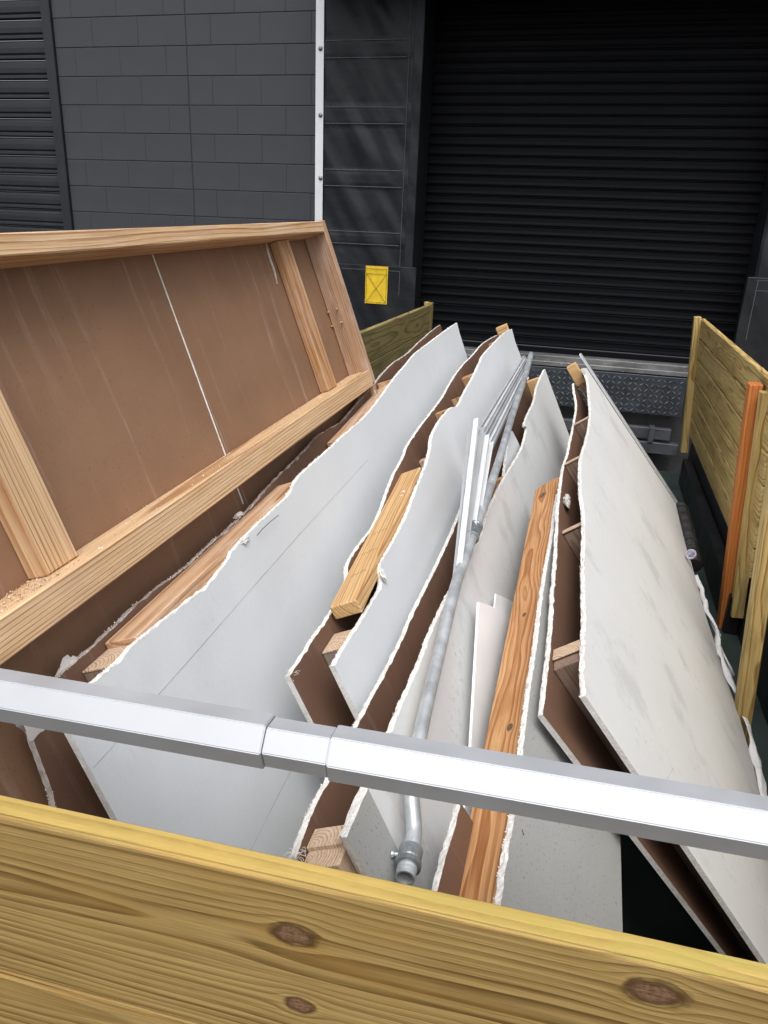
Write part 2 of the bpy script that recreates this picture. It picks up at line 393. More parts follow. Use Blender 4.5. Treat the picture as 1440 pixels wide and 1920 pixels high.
# ---- left shutter door
sx1 = WX0 - .005; sx0 = -7.2
shut = empty('roll_up_shutter', (sx0/2+sx1/2, BY, 0), 'charcoal ribbed roll-up shutter at the left edge of the block wall', 'shutter door')
def rib_profile(bm, x0, x1, prof):
    a = [bm.verts.new((x0, y, z)) for y, z in prof]; b = [bm.verts.new((x1, y, z)) for y, z in prof]
    for i in range(len(prof)-1): bm.faces.new((a[i], b[i], b[i+1], a[i+1]))
    bm.faces.new(list(reversed(a))); bm.faces.new(b)
SP = .17
pr = [(.03,0),(.0,.003),(-.014,.012),(-.014,.030),(.0,.040),(.004,.046),(-.010,.058),(-.012,.100),(-.010,.140),(.0,.152),(.006,.160),(.03,.168),(.04,.1),(.04,.01)]
bm = bmesh.new(); rib_profile(bm, sx0+.1, sx1-.085, pr); sm = mesh_of('slat', bm, M['slat_grey'])
for k in range(-1, 22): link('slat', sm, Matrix.Translation((0, BY+.06, 1.05+k*SP)), shut)
box('frame', sx1-.10, sx1, BY-.03, BY+.12, .3, 5.2, M['slat_grey'], shut, .004)

# ---- dock door (recessed) with interlocking slats
dx0 = at_y((790,400), DY).x - .02; dx1 = at_y((1400,520), DY).x + .12
sill = at_y((1000,660), DY).z
door = empty('dock_door', ((dx0+dx1)/2, DY, sill), 'large black roll-up steel dock door with horizontal slats', 'dock door')
za, zb = at_y((1070, 91.5), DY).z, at_y((1070, 407.5), DY).z
DP = (za-zb)/16
prd = [(.02,0),(.004,.002),(-.001,.006),(-.003,.016),(.002,DP*.45),(.003,DP-.012),(-.001,DP-.009),(-.0045,DP-.006),(-.0045,DP-.002),(.0,DP),(.02,DP),(.025,DP*.5)]
bm = bmesh.new(); rib_profile(bm, dx0, dx1, prd); dm = mesh_of('slat', bm, M['door'])
k = 0; z = sill+.06
while z < 5.0:
    off = .004 if (k % 3 == 1) else 0.0
    link('slat', dm, Matrix.Translation((0, DY+off, z)), door); z += DP; k += 1
box('bottom_bar', dx0, dx1, DY-.02, DY+.02, sill+.004, sill+.055, M['door'], door, .004)
ws = empty('weather_strip', (dx0-.02, DY-.02, sill+1), 'thin pale broken weather strip down the left side of the dock door', 'weather strip')
for (ya, yb) in ((0,60),(66,96),(102,155),(160,210),(216,262),(268,312),(318,345),(362,382)):
    pa, pb = at_y((809-ya*.048, ya), DY-.03), at_y((809-yb*.048, yb), DY-.03)
    box('strip', pa.x-.007, pa.x+.007, DY-.035, DY-.022, pb.z, pa.z, M['weather'], ws)
# ---- jambs, head and building mass behind the shelter
FY = BY - .10                                # face of the shelter fabric
jx = at_y((783,300), FY).x
jb = empty('dock_opening_frame', (jx, DY, 0), 'black steel jambs and lintel lining the recessed dock opening', 'frame')
box('jamb', jx-.30, dx0+.012, BY-.02, DY+.1, 0, 5.2, M['black'], jb)
box('jamb', dx1-.012, dx1+.5, BY-.02, DY+.1, 0, 5.2, M['black'], jb)
box('lintel', dx0, dx1, BY-.02, DY-.05, CAMZ+2.3, 5.2, M['black'], jb)
rw = empty('wall_right_of_dock', (4, BY, 0), 'dark grey block wall beyond the right side of the dock shelter', 'wall')
box('wall_face', dx1+.5, 12, BY, BY+.3, 0, 5.2, M['cmu'], rw)
lw = empty('wall_left_of_shutter', (-9, BY, 0), 'dark grey block wall left of the shutter', 'wall')
box('wall_face', -14, sx0+.1, BY, BY+.3, 0, 5.2, M['cmu'], lw)

# ---- dock shelter: fabric curtain with pleats, aluminium strip, pads
fx0 = at_y((606,200), FY).x
shelter = empty('dock_shelter', (fx0, FY, 0), 'black vinyl dock shelter curtain framing the left side of the dock door', 'dock shelter')
bm = bmesh.new()
NX, NZ = 34, 170; zt, zbt = 5.1, CAMZ-1.5
grid = []
pleats = [at_y((690, y), FY).z for y in (75,108,201,232,319,350,435,458)]
for j in range(NZ+1):
    z = zbt + (zt-zbt)*j/NZ; row = []
    for i in range(NX+1):
        u = i/NX; x = fx0 + (jx-fx0)*u
        s = (x*1.0 + z*.62)
        d = .012*math.sin(s*17 + 2*noise.noise(Vector((x*2, 0, z*2))))*noise.noise(Vector((x*3+5, z*1.3, 2)))*1.6
        d *= min(1, u*5)*min(1, (1-u)*5)
        for a, b in zip(pleats[::2], pleats[1::2]):
            if b < z < a: d = -.006 + d*.35
        row.append(bm.verts.new((x-fx0, d, z-CAMZ)))
    grid.append(row)
for j in range(NZ):
    for i in range(NX): bm.faces.new((grid[j][i], grid[j][i+1], grid[j+1][i+1], grid[j+1][i]))
obj('curtain', bm, M['vinyl'], Matrix.Translation((fx0, FY, CAMZ)), shelter, smooth=True)
box('curtain_return', jx-.004, jx+.004, FY, DY-.1, zbt, 5.1, M['vinyl'], shelter)
box('edge_hem', jx-.075, jx+.002, FY-.012, FY-.004, zbt, 5.1, M['vinyl'], shelter, .002)
for z in pleats:
    box('pleat_seam', fx0+.02, jx-.13, FY-.0125, FY-.0085, z-.0025, z+.0025, M['seam'], shelter)
box('hem_seam', jx-.118, jx-.115, FY-.0125, FY-.0085, CAMZ-.35, 5.0, M['seam'], shelter)
# lower pad
pz1 = at_y((690,497), FY-.03).z; px1 = at_y((779,540), FY-.03).x
box('lower_pad', fx0-.12, px1, FY-.035, FY-.014, zbt-.2, pz1, M['vinyl'], shelter, .004)
box('pad_seam', fx0-.1, at_y((750,510), FY-.03).x, FY-.0375, FY-.0345, pz1-.042, pz1-.038, M['seam'], shelter)
xq = at_y((749,520), FY-.03).x
box('pad_seam', xq, xq+.004, FY-.0375, FY-.0345, pz1-.25, pz1-.04, M['seam'], shelter)
# head curtain above the frame of the photograph, and the right hand curtain
box('head_curtain', fx0, dx1+.45, FY-.60, FY-.02, CAMZ+1.86, 5.15, M['vinyl'], shelter, .01)
pa = at_y((1396,560), FY)
rs = empty('dock_shelter', (pa.x, FY, 0), 'black vinyl dock shelter pad at the right edge behind the timber fence', 'dock shelter')
box('side_pad', pa.x+.04, pa.x+.95, FY-.02, DY-.08, 1.0, 5.1, M['vinyl'], rs, .02)
zr = at_y((1420,520), FY-.04).z
box('lower_pad', pa.x-.02, pa.x+.9, FY-.07, FY-.025, .6, zr, M['vinyl'], rs, .006)
for (dx, dz, L) in ((.05,-.02,.36),(.05,-.10,.30)):
    box('pad_seam', pa.x+dx, pa.x+dx+L, FY-.0735, FY-.0695, zr+dz-.004, zr+dz, M['seam'], rs)
box('pad_seam', pa.x+.06, pa.x+.064, FY-.0735, FY-.0695, zr-.5, zr-.02, M['seam'], rs)
# aluminium strip
ax0, ax1 = at_y((593.5,200), FY).x, at_y((607.5,200), FY).x
al = empty('aluminium_strip', (ax0, FY, 1), 'bright aluminium flashing strip with bolts between block wall and shelter curtain', 'metal strip')
box('strip_face', ax0-.004, ax1, FY-.018, FY-.014, 1.2, 5.1, M['alu'], al, .001)
box('strip_leg', ax0-.004, ax0+.002, FY-.013, BY-.002, 1.2, 5.1, M['alu'], al)
for y in (91, 216, 334):
    p = at_y((601, y), FY-.018); bm = bmesh.new()
    tube(bm, [Vector((0,0,0)), Vector((0,-.006,0)), Vector((0,-.012,0)), Vector((0,-.015,0))], [.019,.019,.012,.004], 12)
    obj('bolt', bm, M['bolt'], Matrix.Translation(p), al)
# yellow patch
p0, p1 = at_y((686,498), FY-.042), at_y((725,571), FY-.042)
yp = empty('yellow_patch', (p0.x, FY-.04, p1.z), 'yellow vinyl patch stitched with a cross on the black shelter pad', 'patch')
bm = bmesh.new(); w_, h_ = p1.x-p0.x, p0.z-p1.z; G_ = 12
vs = [[bm.verts.new((w_*i/G_, -.004 + .004*noise.noise(Vector((i*.5, j*.3, 4))), h_*j/G_)) for i in range(G_+1)] for j in range(G_+1)]
for j in range(G_):
    for i in range(G_): bm.faces.new((vs[j][i], vs[j][i+1], vs[j+1][i+1], vs[j+1][i]))
ex = bmesh.ops.extrude_face_region(bm, geom=bm.faces[:]); bmesh.ops.translate(bm, verts=[v for v in ex['geom'] if isinstance(v, bmesh.types.BMVert)], vec=(0, .004, 0))
obj('cloth', bm, M['yellow'], Matrix.Translation((p0.x, FY-.038, p1.z)), yp, smooth=False)
bm = bmesh.new()
for a, b in (((.05,.04),(.95,.80)),((.05,.80),(.95,.04)),((.05,.80),(.95,.80)),((.05,.04),(.95,.04)),((.05,.04),(.05,.96)),((.95,.04),(.95,.96)),((.05,.93),(.95,.93))):
    tube(bm, [Vector((a[0]*w_, -.0095, a[1]*h_)), Vector((b[0]*w_, -.0095, b[1]*h_))], .0014, 5)
obj('stitching', bm, M['thread'], Matrix.Translation((p0.x, FY-.038, p1.z)), yp)

# ---- dock edge: worn sill, tread plate lip, frame channels, pit
lip = empty('dock_leveller', (0, DY-.12, sill-.5), 'blue grey diamond tread dock leveller lip under the black door', 'dock leveller')
ly = DY - .06
s1 = at_y((1000,664), ly).z
lx1 = at_y((1290,700), ly-.06).x; lx0 = dx0+.02
box('sill_plate', dx0, dx1, DY-.12, DY+.02, sill-.075, sill-.004, M['worn'], lip, .005)
box('lip_hinge', dx0, lx1+.25, DY-.145, DY-.122, sill-.10, sill-.055, M['worn'], lip, .006)
ptop, pbot = sill-.10, at_y((1288,785), DY-.2).z
bm = bmesh.new(); add_box(bm, lx0, lx1, -.006, .006, 0, ptop-pbot, .001)
tp = obj('tread_plate', bm, M['plate'], Matrix.Translation((0, DY-.15, pbot)) @ Matrix.Rotation(math.radians(6), 4, 'X'), lip)
bm = bmesh.new(); st = .050; H_ = ptop-pbot
nx = int((lx1-lx0)/st); nz = int(H_/st)
for i in range(nx):
    for j in range(nz):
        a = math.radians(45 if (i+j) % 2 else -45); cx, cz = lx0+(i+.5)*st, (j+.5)*st
        u = Vector((math.cos(a), 0, math.sin(a)))*.0235; v = Vector((-math.sin(a), 0, math.cos(a)))*.0075
        c0 = Vector((cx, -.006, cz)); tp_ = Vector((0,-.0075,0))
        q = [bm.verts.new(c0+d) for d in (u, v, -u, -v)]; r = [bm.verts.new(c0+tp_+u*.5), bm.verts.new(c0+tp_-u*.5)]
        for f in ((q[0],q[1],r[0]),(q[1],r[1],r[0]),(q[1],q[2],r[1]),(q[2],q[3],r[1]),(q[3],r[0],r[1]),(q[3],q[0],r[0])): bm.faces.new(f)
bmesh.ops.recalc_face_normals(bm, faces=bm.faces[:])
tag(link('tread_diamonds', mesh_of('tread_diamonds', bm, M['worn_diamond']), world_mat(tp), lip), kind='stuff')
tag(lip.children[-1], kind='stuff')
c1, c2 = at_y((1200,790), DY-.2).z, at_y((1200,832), DY-.2).z
box('channel', lx0, lx1-.06, DY-.20, DY-.12, c1-.16, c1-.055, M['channel'], lip, .004)
box('channel', lx0, lx1+.02, DY-.23, DY-.13, c1-.29, c1-.185, M['channel'], lip, .004)
box('bracket', lx1-.26, lx1-.21, DY-.24, DY-.12, c1-.185, c1-.04, M['channel'], lip, .003)
pit = empty('dock_pit_wall', (0, DY, 0), 'dark concrete dock face below the leveller lip', 'wall')
box('pit_face', -3.0, 3.5, DY-.02, DY+.3, 0, sill-.08, M['concrete'], pit)

# ================================================================== THE TRAILER
FZ = .42                                      # bed floor height
RX = .84; LXF = -1.40
tr = empty('trailer_bed', (0, 3.5, 0), 'black steel trailer bed carrying the torn out partitions', 'trailer')
box('bed_floor', LXF-.06, RX+.20, .60, 6.9, FZ-.08, FZ, M['floor_steel'], tr)
mb = at_x((1289,849), RX+.012).z
box('side_wall', RX+.125, RX+.165, .70, 6.85, FZ, mb-.004, M['black'], tr, .004)
box('side_wall', LXF-.06, LXF-.02, .70, 6.5, FZ, CAMZ-1.3, M['black'], tr, .004)
box('side_rail', RX+.05, RX+.12, 3.9, 6.6, FZ, FZ+.22, M['black'], tr, .006)
box('front_wall', LXF-.06, RX+.06, .745, .765, FZ, CAMZ-1.25, M['bin_green'], tr, .004)
for y in (1.2, 2.6, 4.0, 5.4): box('crossmember', LXF, RX, y, y+.08, FZ-.18, FZ-.085, M['black'], tr)
for sx in (LXF-.02, RX-.18):
    for y in (3.2, 4.1):
        bm = bmesh.new(); tube(bm, [Vector((0,0,0)), Vector((.2,0,0))], .17, 24); obj('wheel', bm, M['rubber'], Matrix.Translation((sx, y, .17)), tr)

# ---- right timber fence
ztop = at_x((1305,588), RX).z; yfar = at_x((1306,640), RX).y
rf = empty('timber_side_fence', (RX, 5, mb), 'treated timber plank side fence on the right side of the load, nearest the dock door', 'fence')
NB = 6; bh = (ztop-mb)/NB
ymid = at_x((1440,745), RX).y - .10
for k in range(NB):
    z = mb + k*bh
    board('plank', Vector((RX, ymid, z+.004)), Vector((0,1,0)), Vector((0,0,1)), yfar-ymid, bh-.009, .036, M['treated'], rf, .006)
pf = at_x((1300,588), RX-.06)
board('post', Vector((RX-.001, yfar-.06, FZ+.25)), Vector((0,0,1)), Vector((0,1,0)), ztop-FZ-.25+.012, .085, .054, M['treated'], rf)
# second, nearer section
rf2 = empty('timber_side_fence', (RX, 2.8, mb), 'treated timber plank side fence at the right edge of the photo, nearest the camera', 'fence')
for k in range(NB):
    z = mb + k*bh - .03
    board('plank', Vector((RX+.03, .72, z+.002)), Vector((0,1,0)), Vector((0,0,1)), ymid-.74, bh-.009, .036, M['treated'], rf2, .006)
# posts standing inside the fence
YP = 3.95
a = at_y((1403,745), YP); b = at_y((1425,745), YP); c = at_y((1350,1225), YP)
op = board('orange_post', Vector((a.x, YP, c.z-.02)), Vector((0,0,1)), Vector((0,1,0)), at_y((1410,722), YP).z-c.z+.02, .089, -.001+max(.045, b.x-a.x), M['redwood'], None)
def lean(o, x, z, deg=4.6):
    pv = Vector((x, 0, z)); o.matrix_basis = Matrix.Translation(pv) @ Matrix.Rotation(-math.radians(deg), 4, 'Y') @ Matrix.Translation(-pv) @ o.matrix_basis
def up_post(name, x, y, z0, z1, wx, wy, m, label, za_):
    bm = bmesh.new(); add_box(bm, 0, z1-z0, -wy/2, wy/2, -wx/2, wx/2, .003)
    o = obj(name, bm, m, frame(Vector((x+wx/2, y+wy/2, z0)), Vector((0,0,1)), Vector((0,1,0)), Vector((0,0,1)).cross(Vector((0,1,0)))))
    lean(o, x, za_)
    return tag(o, label, 'post', 'posts along the right hand fence')
bpy.data.objects.remove(op)
up_post('timber_post', a.x, YP, c.z-.02, at_y((1410,722), YP).z, max(.062, b.x-a.x), .089, M['redwood'], 'bright orange red timber post leaning inside the right hand fence', at_y((1403,745), YP).z)
YP2 = 3.85
a = at_y((1426,760), YP2); b = at_y((1452,760), YP2); c = at_y((1385,1165), YP2)
up_post('timber_post', a.x, YP2+.02, c.z, at_y((1430,738), YP2).z, b.x-a.x, .06, M['treated'], 'greenish treated timber post directly beside the orange post', at_y((1426,760), YP2).z)
YP3 = 2.85
a = at_y((1417,1100), YP3); b = at_y((1449,1100), YP3); c = at_y((1400,1430), YP3)
up_post('timber_post', a.x, YP3, c.z-.02, CAMZ-.6, b.x-a.x, .089, M['treated'], 'yellow green timber post nearest the camera at the right edge', at_y((1417,1100), YP3).z)
lean(rf, RX, ztop); lean(rf2, RX, ztop)

# ---- left timber fence
zl = at_x((799,568), LXF).z; yl = at_x((799,568), LXF).y
lf = empty('timber_side_fence', (LXF, 4, CAMZ-1.4), 'weathered green timber plank fence behind the leaning frame panel', 'fence')
for k in range(4):
    board('plank', Vector((LXF+.03, .8, zl-(k+1)*.21+.003)), Vector((0,1,0)), Vector((0,0,1)), yl-.86, .205, .036, M['treated_dark'], lf)
board('post', Vector((LXF+.069, yl-.10, FZ)), Vector((0,0,1)), Vector((0,1,0)), zl-FZ+.01, .085, .038, M['treated_dark'], lf)
board('trim', Vector((LXF+.031, yl-.055, FZ)), Vector((0,0,1)), Vector((0,1,0)), zl-FZ+.012, .05, .036, M['treated'], lf)

TH = .10; SH = .0127
# ================================================================== SHEETS
def spline(pts, step):
    """Catmull-Rom through (s,t,flag) run."""
    out = []
    for i in range(len(pts)-1):
        p0 = pts[max(i-1,0)]; p1 = pts[i]; p2 = pts[i+1]; p3 = pts[min(i+2, len(pts)-1)]
        L = math.hypot(p2[0]-p1[0], p2[1]-p1[1]); n = max(1, int(L/step))
        for k in range(n):
            u = k/n
            f = lambda a, b, c, d: .5*((2*b)+(-a+c)*u+(2*a-5*b+4*c-d)*u*u+(-a+3*b-3*c+d)*u**3)
            out.append((f(p0[0],p1[0],p2[0],p3[0]), f(p0[1],p1[1],p2[1],p3[1])))
    return out
def sheet(name, pl, torn, rest, off, mats, parent=None, th=.0127, step=.005, amp=.0015, kind=None, seed=0, warp=0.0, fringe=True):
    """torn: ragged outline points, rest: cut outline points, both in plane coordinates (s,t).
    front face at off, back face at off-th. mats = front, back, core."""
    ys = pl.ysign(); sd = seed*7.7 + off*31
    T = spline(torn, step) + [torn[-1]]
    n0 = len(T); loop = [(a, b, 1.0) for a, b in T] + [(a, b, 0.0) for a, b in rest]
    def ring(z, j, inset, ph):
        vs = []
        for i, (a, b, f) in enumerate(loop):
            if f:
                q = min(1., i/3., (n0-1-i)/3.)
                na = noise.noise(Vector((a*90, b*90, ph+sd)))*j*q; nb = noise.noise(Vector((a*70+9, b*70, ph*2+sd)))*j*1.4*q
                nb += (abs(noise.noise(Vector((a*24, b*24, sd))))*2.6 - .6)*j*1.3*q + noise.noise(Vector((a*260, b*200, ph*3+sd)))*j*.8*q + random.uniform(-.35,.35)*j*q
                a, b = a+na, b+nb+inset+max(0., noise.noise(Vector((a*38, ph, sd))))*.0042*q
            vs.append(bm.verts.new((a, b*ys, z)))
        return vs
    bm = bmesh.new()
    r0 = ring(0, amp*.7, 0, 1.); r1 = ring(-th*.3, amp, -amp*.5, 5.); r2 = ring(-th*.7, amp, -amp*.6, 9.); r3 = ring(-th, amp*.8, 0, 13.)
    n = len(loop)
    def flip(f):
        return f
    f1 = bm.faces.new(r0); f1.material_index = 0
    f2 = bm.faces.new(list(reversed(r3))); f2.material_index = 1
    for ra, rb in ((r0,r1),(r1,r2),(r2,r3)):
        for i in range(n):
            k = (i+1) % n
            f = bm.faces.new((ra[k], ra[i], rb[i], rb[k])); f.material_index = 2
    bmesh.ops.recalc_face_normals(bm, faces=bm.faces[:])
    o = obj(name, bm, list(mats), pl.mat(off), parent)
    if fringe and parent is not None:
        bm = bmesh.new()
        for i in range(1, n0-1):
            if noise.noise(Vector((i*.11, sd, 0))) < -.12: continue
            for (z, lean) in ((0., 1.), (-th, -1.)):
                if random.random() > .5: continue
                a, b = T[i]; w = random.uniform(.0008, .0026); h = random.uniform(.0006, .0026); l = lean*random.uniform(-.0005, .0022)
                k = random.uniform(-.002, .002)
                v = [bm.verts.new(c) for c in ((a-w, (b+.001)*ys, z), (a+w, (b+.001)*ys, z), (a+k+w*.4, (b-h)*ys, z+l), (a+k-w*.3, (b-h*.8)*ys, z+l*.8))]
                bm.faces.new(v)
        fr = obj('torn_fringe', bm, M['fuzz'], pl.mat(off), o); fr['kind'] = 'stuff'
    return o
M['pencil_dark'] = simple('ink_mark', (.12,.07,.03), .8)
M['gyp_dirty_shaded'] = simple('dirty_shaded_gypsum_core', (.40,.355,.33), .9, var=.3, nscale=60)  # dirt plus the shade on that torn edge, both put into the colour
M['bright_panel'] = simple('bright_white_vinyl', (.86,.87,.88), .4, var=.03, nscale=10, scr=.2, scr_col=(.55,.55,.55))
M['grey_shaded_trim'] = simple('grey_shaded_trim_steel', (.46,.48,.50), .4, metal=.3, var=.12, nscale=14, scr=.4, scr_col=(.28,.28,.28), st=(.3,1,1))
M['lilac'] = simple('lilac_plastic', (.42,.40,.50), .45)
M['zinc'] = simple('dull_zinc_fitting', (.30,.325,.34), .4, metal=.7, var=.3, nscale=60)
M['fuzz'] = simple('torn_paper_fuzz', (.74,.72,.69), .9, var=.12, nscale=200)
Dv = (1135, 395)
def P(pl, pts, off): return [pl.st(x, y, off) for x, y in pts]
def down(pl, far, near, off, z=None, tmax=2.2, dn=0.0):
    """two cut corners at the foot of a sheet below st points far and near"""
    z = FZ+.015 if z is None else z
    a = pl.tfloor(far[0], z, off); b = pl.tfloor(near[0], z, off)
    return [(far[0], min(a, far[1]+tmax)), (near[0]+dn, min(b, near[1]+tmax))]
def stud(pl, px, off_hi, off_lo, par, L, m, parent, name='stud', rise=0.0, back=0.0, skew=0.0):
    """a stud running down W; px = photo pixel of its top near corner on the front of the cavity"""
    s, t = pl.st(px[0], px[1], off_hi)
    o = pl.w(s+back, t-rise, off_lo)
    ax = (pl.W + pl.D*skew).normalized()
    # width across cavity (n), thickness along D
    w = off_hi-off_lo
    az = ax.cross(pl.n)
    if az.dot(pl.D) < 0:
        bm = bmesh.new(); add_box(bm, 0, L, 0, w, -par, 0, .0015)
    else:
        bm = bmesh.new(); add_box(bm, 0, L, 0, w, 0, par, .0015)
    return obj(name, bm, m, frame(o, ax, pl.n, az), parent)
def capped(pl, px, par, L, m, parent, cap=.03, skew=0., back=0.):
    stud(pl, px, -SH-.001, -TH+SH+.001, par, L, m, parent, rise=-.006, skew=skew, back=back)
    s_, t_ = pl.st(px[0], px[1], -SH)
    o = pl.w(s_+back, t_+.0055, -TH+SH+.002); az = (-pl.W).cross(pl.n)
    bm = bmesh.new(); w = TH-2*SH-.003
    if az.dot(pl.D) > 0: add_box(bm, 0, .004, 0, w, 0, cap, .0008)
    else: add_box(bm, 0, .004, 0, w, -cap, 0, .0008)
    obj('sawn_top', bm, M['endpale'], frame(o, -pl.W, pl.n, az), parent)
def rail(pl, pa, pb, off_hi, off_lo, depth, m, parent, name='plate', sink=0.0, depth_dir=1):
    """a board lying along the cavity between two photo pixels of its near top ridge on plane off_hi"""
    a = pl.st(pa[0], pa[1], off_hi); b = pl.st(pb[0], pb[1], off_hi)
    A = pl.w(a[0], a[1]+sink, off_lo); B = pl.w(b[0], b[1]+sink, off_lo)
    ax = (B-A).normalized(); az = ax.cross(pl.n)
    w = off_hi-off_lo; bm = bmesh.new()
    if az.dot(pl.W) > 0: add_box(bm, 0, (B-A).length, 0, w, 0, depth, .002)
    else: add_box(bm, 0, (B-A).length, 0, w, -depth, 0, .002)
    return obj(name, bm, m, frame(A, ax, pl.n, az), parent)

# ------------------------------------------------------------------ Q: the big framed panel on the left
Q = Plane(Dv, (2340,6000), (640,560), 3.0)
send = Q.st(571, 455)[0]
q = empty('wall_frame_panel', Q.w(send*.5, 1.0, 0), 'large stud framed wall panel with bare brown drywall backing leaning at the left', 'wall panel')
s_near = (.70 - Q.o.y)/Q.D.y
ttop = Q.st(300, 472)[1]
tq = Q.st(285, 480)[1]
ss = Q.st(285,480)[0]; ss2 = Q.st(432,875)[0]
bm = bmesh.new()
sheet('drywall_sheet', Q, [(send+.03, ttop), (send+.03, ttop+.001)], [(send+.03, Q.tfloor(send, FZ+.02)), (ss+.0002, Q.tfloor(ss, FZ+.02)), (ss+.0002, ttop)], 0, (M['brown'], M['grey'], M['gyp']), q, fringe=False)
sheet('drywall_sheet', Q, [(ss-.0002, ttop), (ss-.0002, ttop+.001)], [(ss-.002, Q.tfloor(ss, FZ+.02)), (s_near, Q.tfloor(s_near, FZ+.02)), (s_near, ttop)], 0, (M['brown'], M['grey'], M['gyp']), q, fringe=False)
# pale seam between the two sheets
bm = bmesh.new(); ysg = Q.ysign(); pa = Q.st(286,478); pb = Q.st(456,945); a0 = pa[0]
N_ = 60; pv = None
for i in range(N_+1):
    u = i/N_; s_ = pa[0]*(1-u)+pb[0]*u; t_ = pa[1]*(1-u)+pb[1]*u; wd = .0032+.0012*noise.noise(Vector((i*.4,1,1)))
    c_ = [bm.verts.new((s_-wd, t_*ysg, .0004)), bm.verts.new((s_, t_*ysg, .0022)), bm.verts.new((s_+wd, t_*ysg, .0004))]
    if pv:
        bm.faces.new((pv[0], pv[1], c_[1], c_[0])); bm.faces.new((pv[1], pv[2], c_[2], c_[1]))
    pv = c_
obj('seam_bead', bm, M['gyp'], Q.mat(0), q)
def qmember(name, s0, s1, t0, t1, o0, o1, m, along='D', label=None):
    if along == 'D': ax, ay, L, w = Q.D, Q.W, s1-s0, t1-t0; o = Q.w(s0, t0, o0)
    else: ax, ay, L, w = Q.W, Q.D, t1-t0, s1-s0; o = Q.w(s0, t0, o0)
    az = ax.cross(ay); t = o1-o0
    bm = bmesh.new()
    if az.dot(Q.n) > 0: add_box(bm, 0, L, 0, w, 0, t, .003)
    else: add_box(bm, 0, L, 0, w, -t, 0, .003)
    ob = obj(name, bm, m, frame(o, ax, ay, az), q)
    if label: ob['label'] = label
    return ob
tt0 = Q.st(300, 425, .089)[1]; tt1 = tt0 + .040
tb_low = Q.st(345, 991, .089)[1]; tb0 = tb_low - .062
endp = .038
qmember('top_plate', s_near, send, tt0, tt1, .0005, .089, M['spf'])
qmember('bottom_plate', s_near, send-.0, tb0, tb_low, .0005, .088, M['straight'])
qmember('end_stud', send+.0005, send+endp, tt0-.004, tb_low-.01, .0008, .0885, M['pinkish'], 'W')
se_a = Q.st(602, 655)[0]
def qstud(px, par, perp, m):
    s = Q.st(*px)[0] if len(px) == 2 else Q.st(px[0], px[1], px[2])[0]-par; return qmember('stud', s, s+par, tt1+.001, tb0-.001, .0006, perp, m, 'W')
qstud((165, 1078, .045), .085, .045, M['straight'])
qstud((553, 600), .089, .036, M['spf2'])
# doubled piece beside the end stud and nail tips
s_ = Q.st(690, 690, .06)[0]
qmember('edge_strip', send+endp+.001, send+endp+.020, tt1+.45, tb_low+.05, .0, .070, M['spf'], 'W')
sheet('broken_edge', Q, [(send+endp+.002, tt0+.02),(send+endp+.014, tt0+.2),(send+endp+.012, tt0+.46),(send+endp+.022, tt0+.50),(send+endp+.016, tt0+.8)], [(send+endp+.002, tt0+.8)], .075, (M['spf2'], M['brown'], M['gyp']), q, th=.06, fringe=False)
for px in ((617,585),(633,579),(624,611),(641,604)):
    r = ray(*px); s_, t_ = None, None
    # nails poke out of the inner face of the end stud (facing -D)
    fp = Q.w(send, 0, 0); k = (fp-CAM).dot(Q.D)/r.dot(Q.D); Pn = CAM + r*k
    bm = bmesh.new(); tube(bm, [Pn, Pn-Q.D*.014, Pn-Q.D*.018], [.0035,.0035,.001], 6); obj('nail', bm, M['yellow_pine'], None, q)
# white crack of gypsum along the second stud
sheet('gypsum_crack', Q, P(Q, [(500,455),(506,478),(516,508),(521,532)], .004), P(Q, [(515,508),(509,492),(503,474)], .004), .004, (M['gyp'],)*3, q, th=.004, fringe=False)
# sawdust heap on the bottom plate
bm = bmesh.new()
for i in range(420):
    u = random.gauss(0, .32); s0_, t0_ = Q.st(70, 1130, .05); s_ = s0_ + u*.16; of = random.uniform(.006, .075)
    c0 = Q.w(s_, tb0 - random.uniform(.0, .004)*max(0., 1-abs(u)), of); r_ = random.uniform(.0006, .0022)
    v = [bm.verts.new(c0 + Vector((random.uniform(-1,1), random.uniform(-1,1), random.uniform(-1,1)))*r_*1.4) for _ in range(4)]
    for f in ((0,1,2),(0,2,3),(0,3,1),(1,3,2)): bm.faces.new([v[k] for k in f])
tag(obj('sawdust', bm, M['endpale'], None), 'pale sawdust lying along the bottom plate of the brown panel', 'sawdust', kind='stuff')

bm = bmesh.new()
for i in range(260):
    s_ = random.uniform(s_near, send); of = random.uniform(.004, .085); c0 = Q.w(s_, tb0-.001, of); r_ = random.choice((.0008,.0012,.0018,.003))
    v = [bm.verts.new(c0 + Vector((random.uniform(-1,1), random.uniform(-1,1), random.uniform(-.6,1)))*r_) for _ in range(4)]
    for f in ((0,1,2),(0,2,3),(0,3,1),(1,3,2)): bm.faces.new([v[k] for k in f])
tag(obj('gypsum_crumbs', bm, M['gyp'], None), 'scattered white gypsum crumbs on the bottom plate of the brown panel', 'crumbs', kind='stuff')
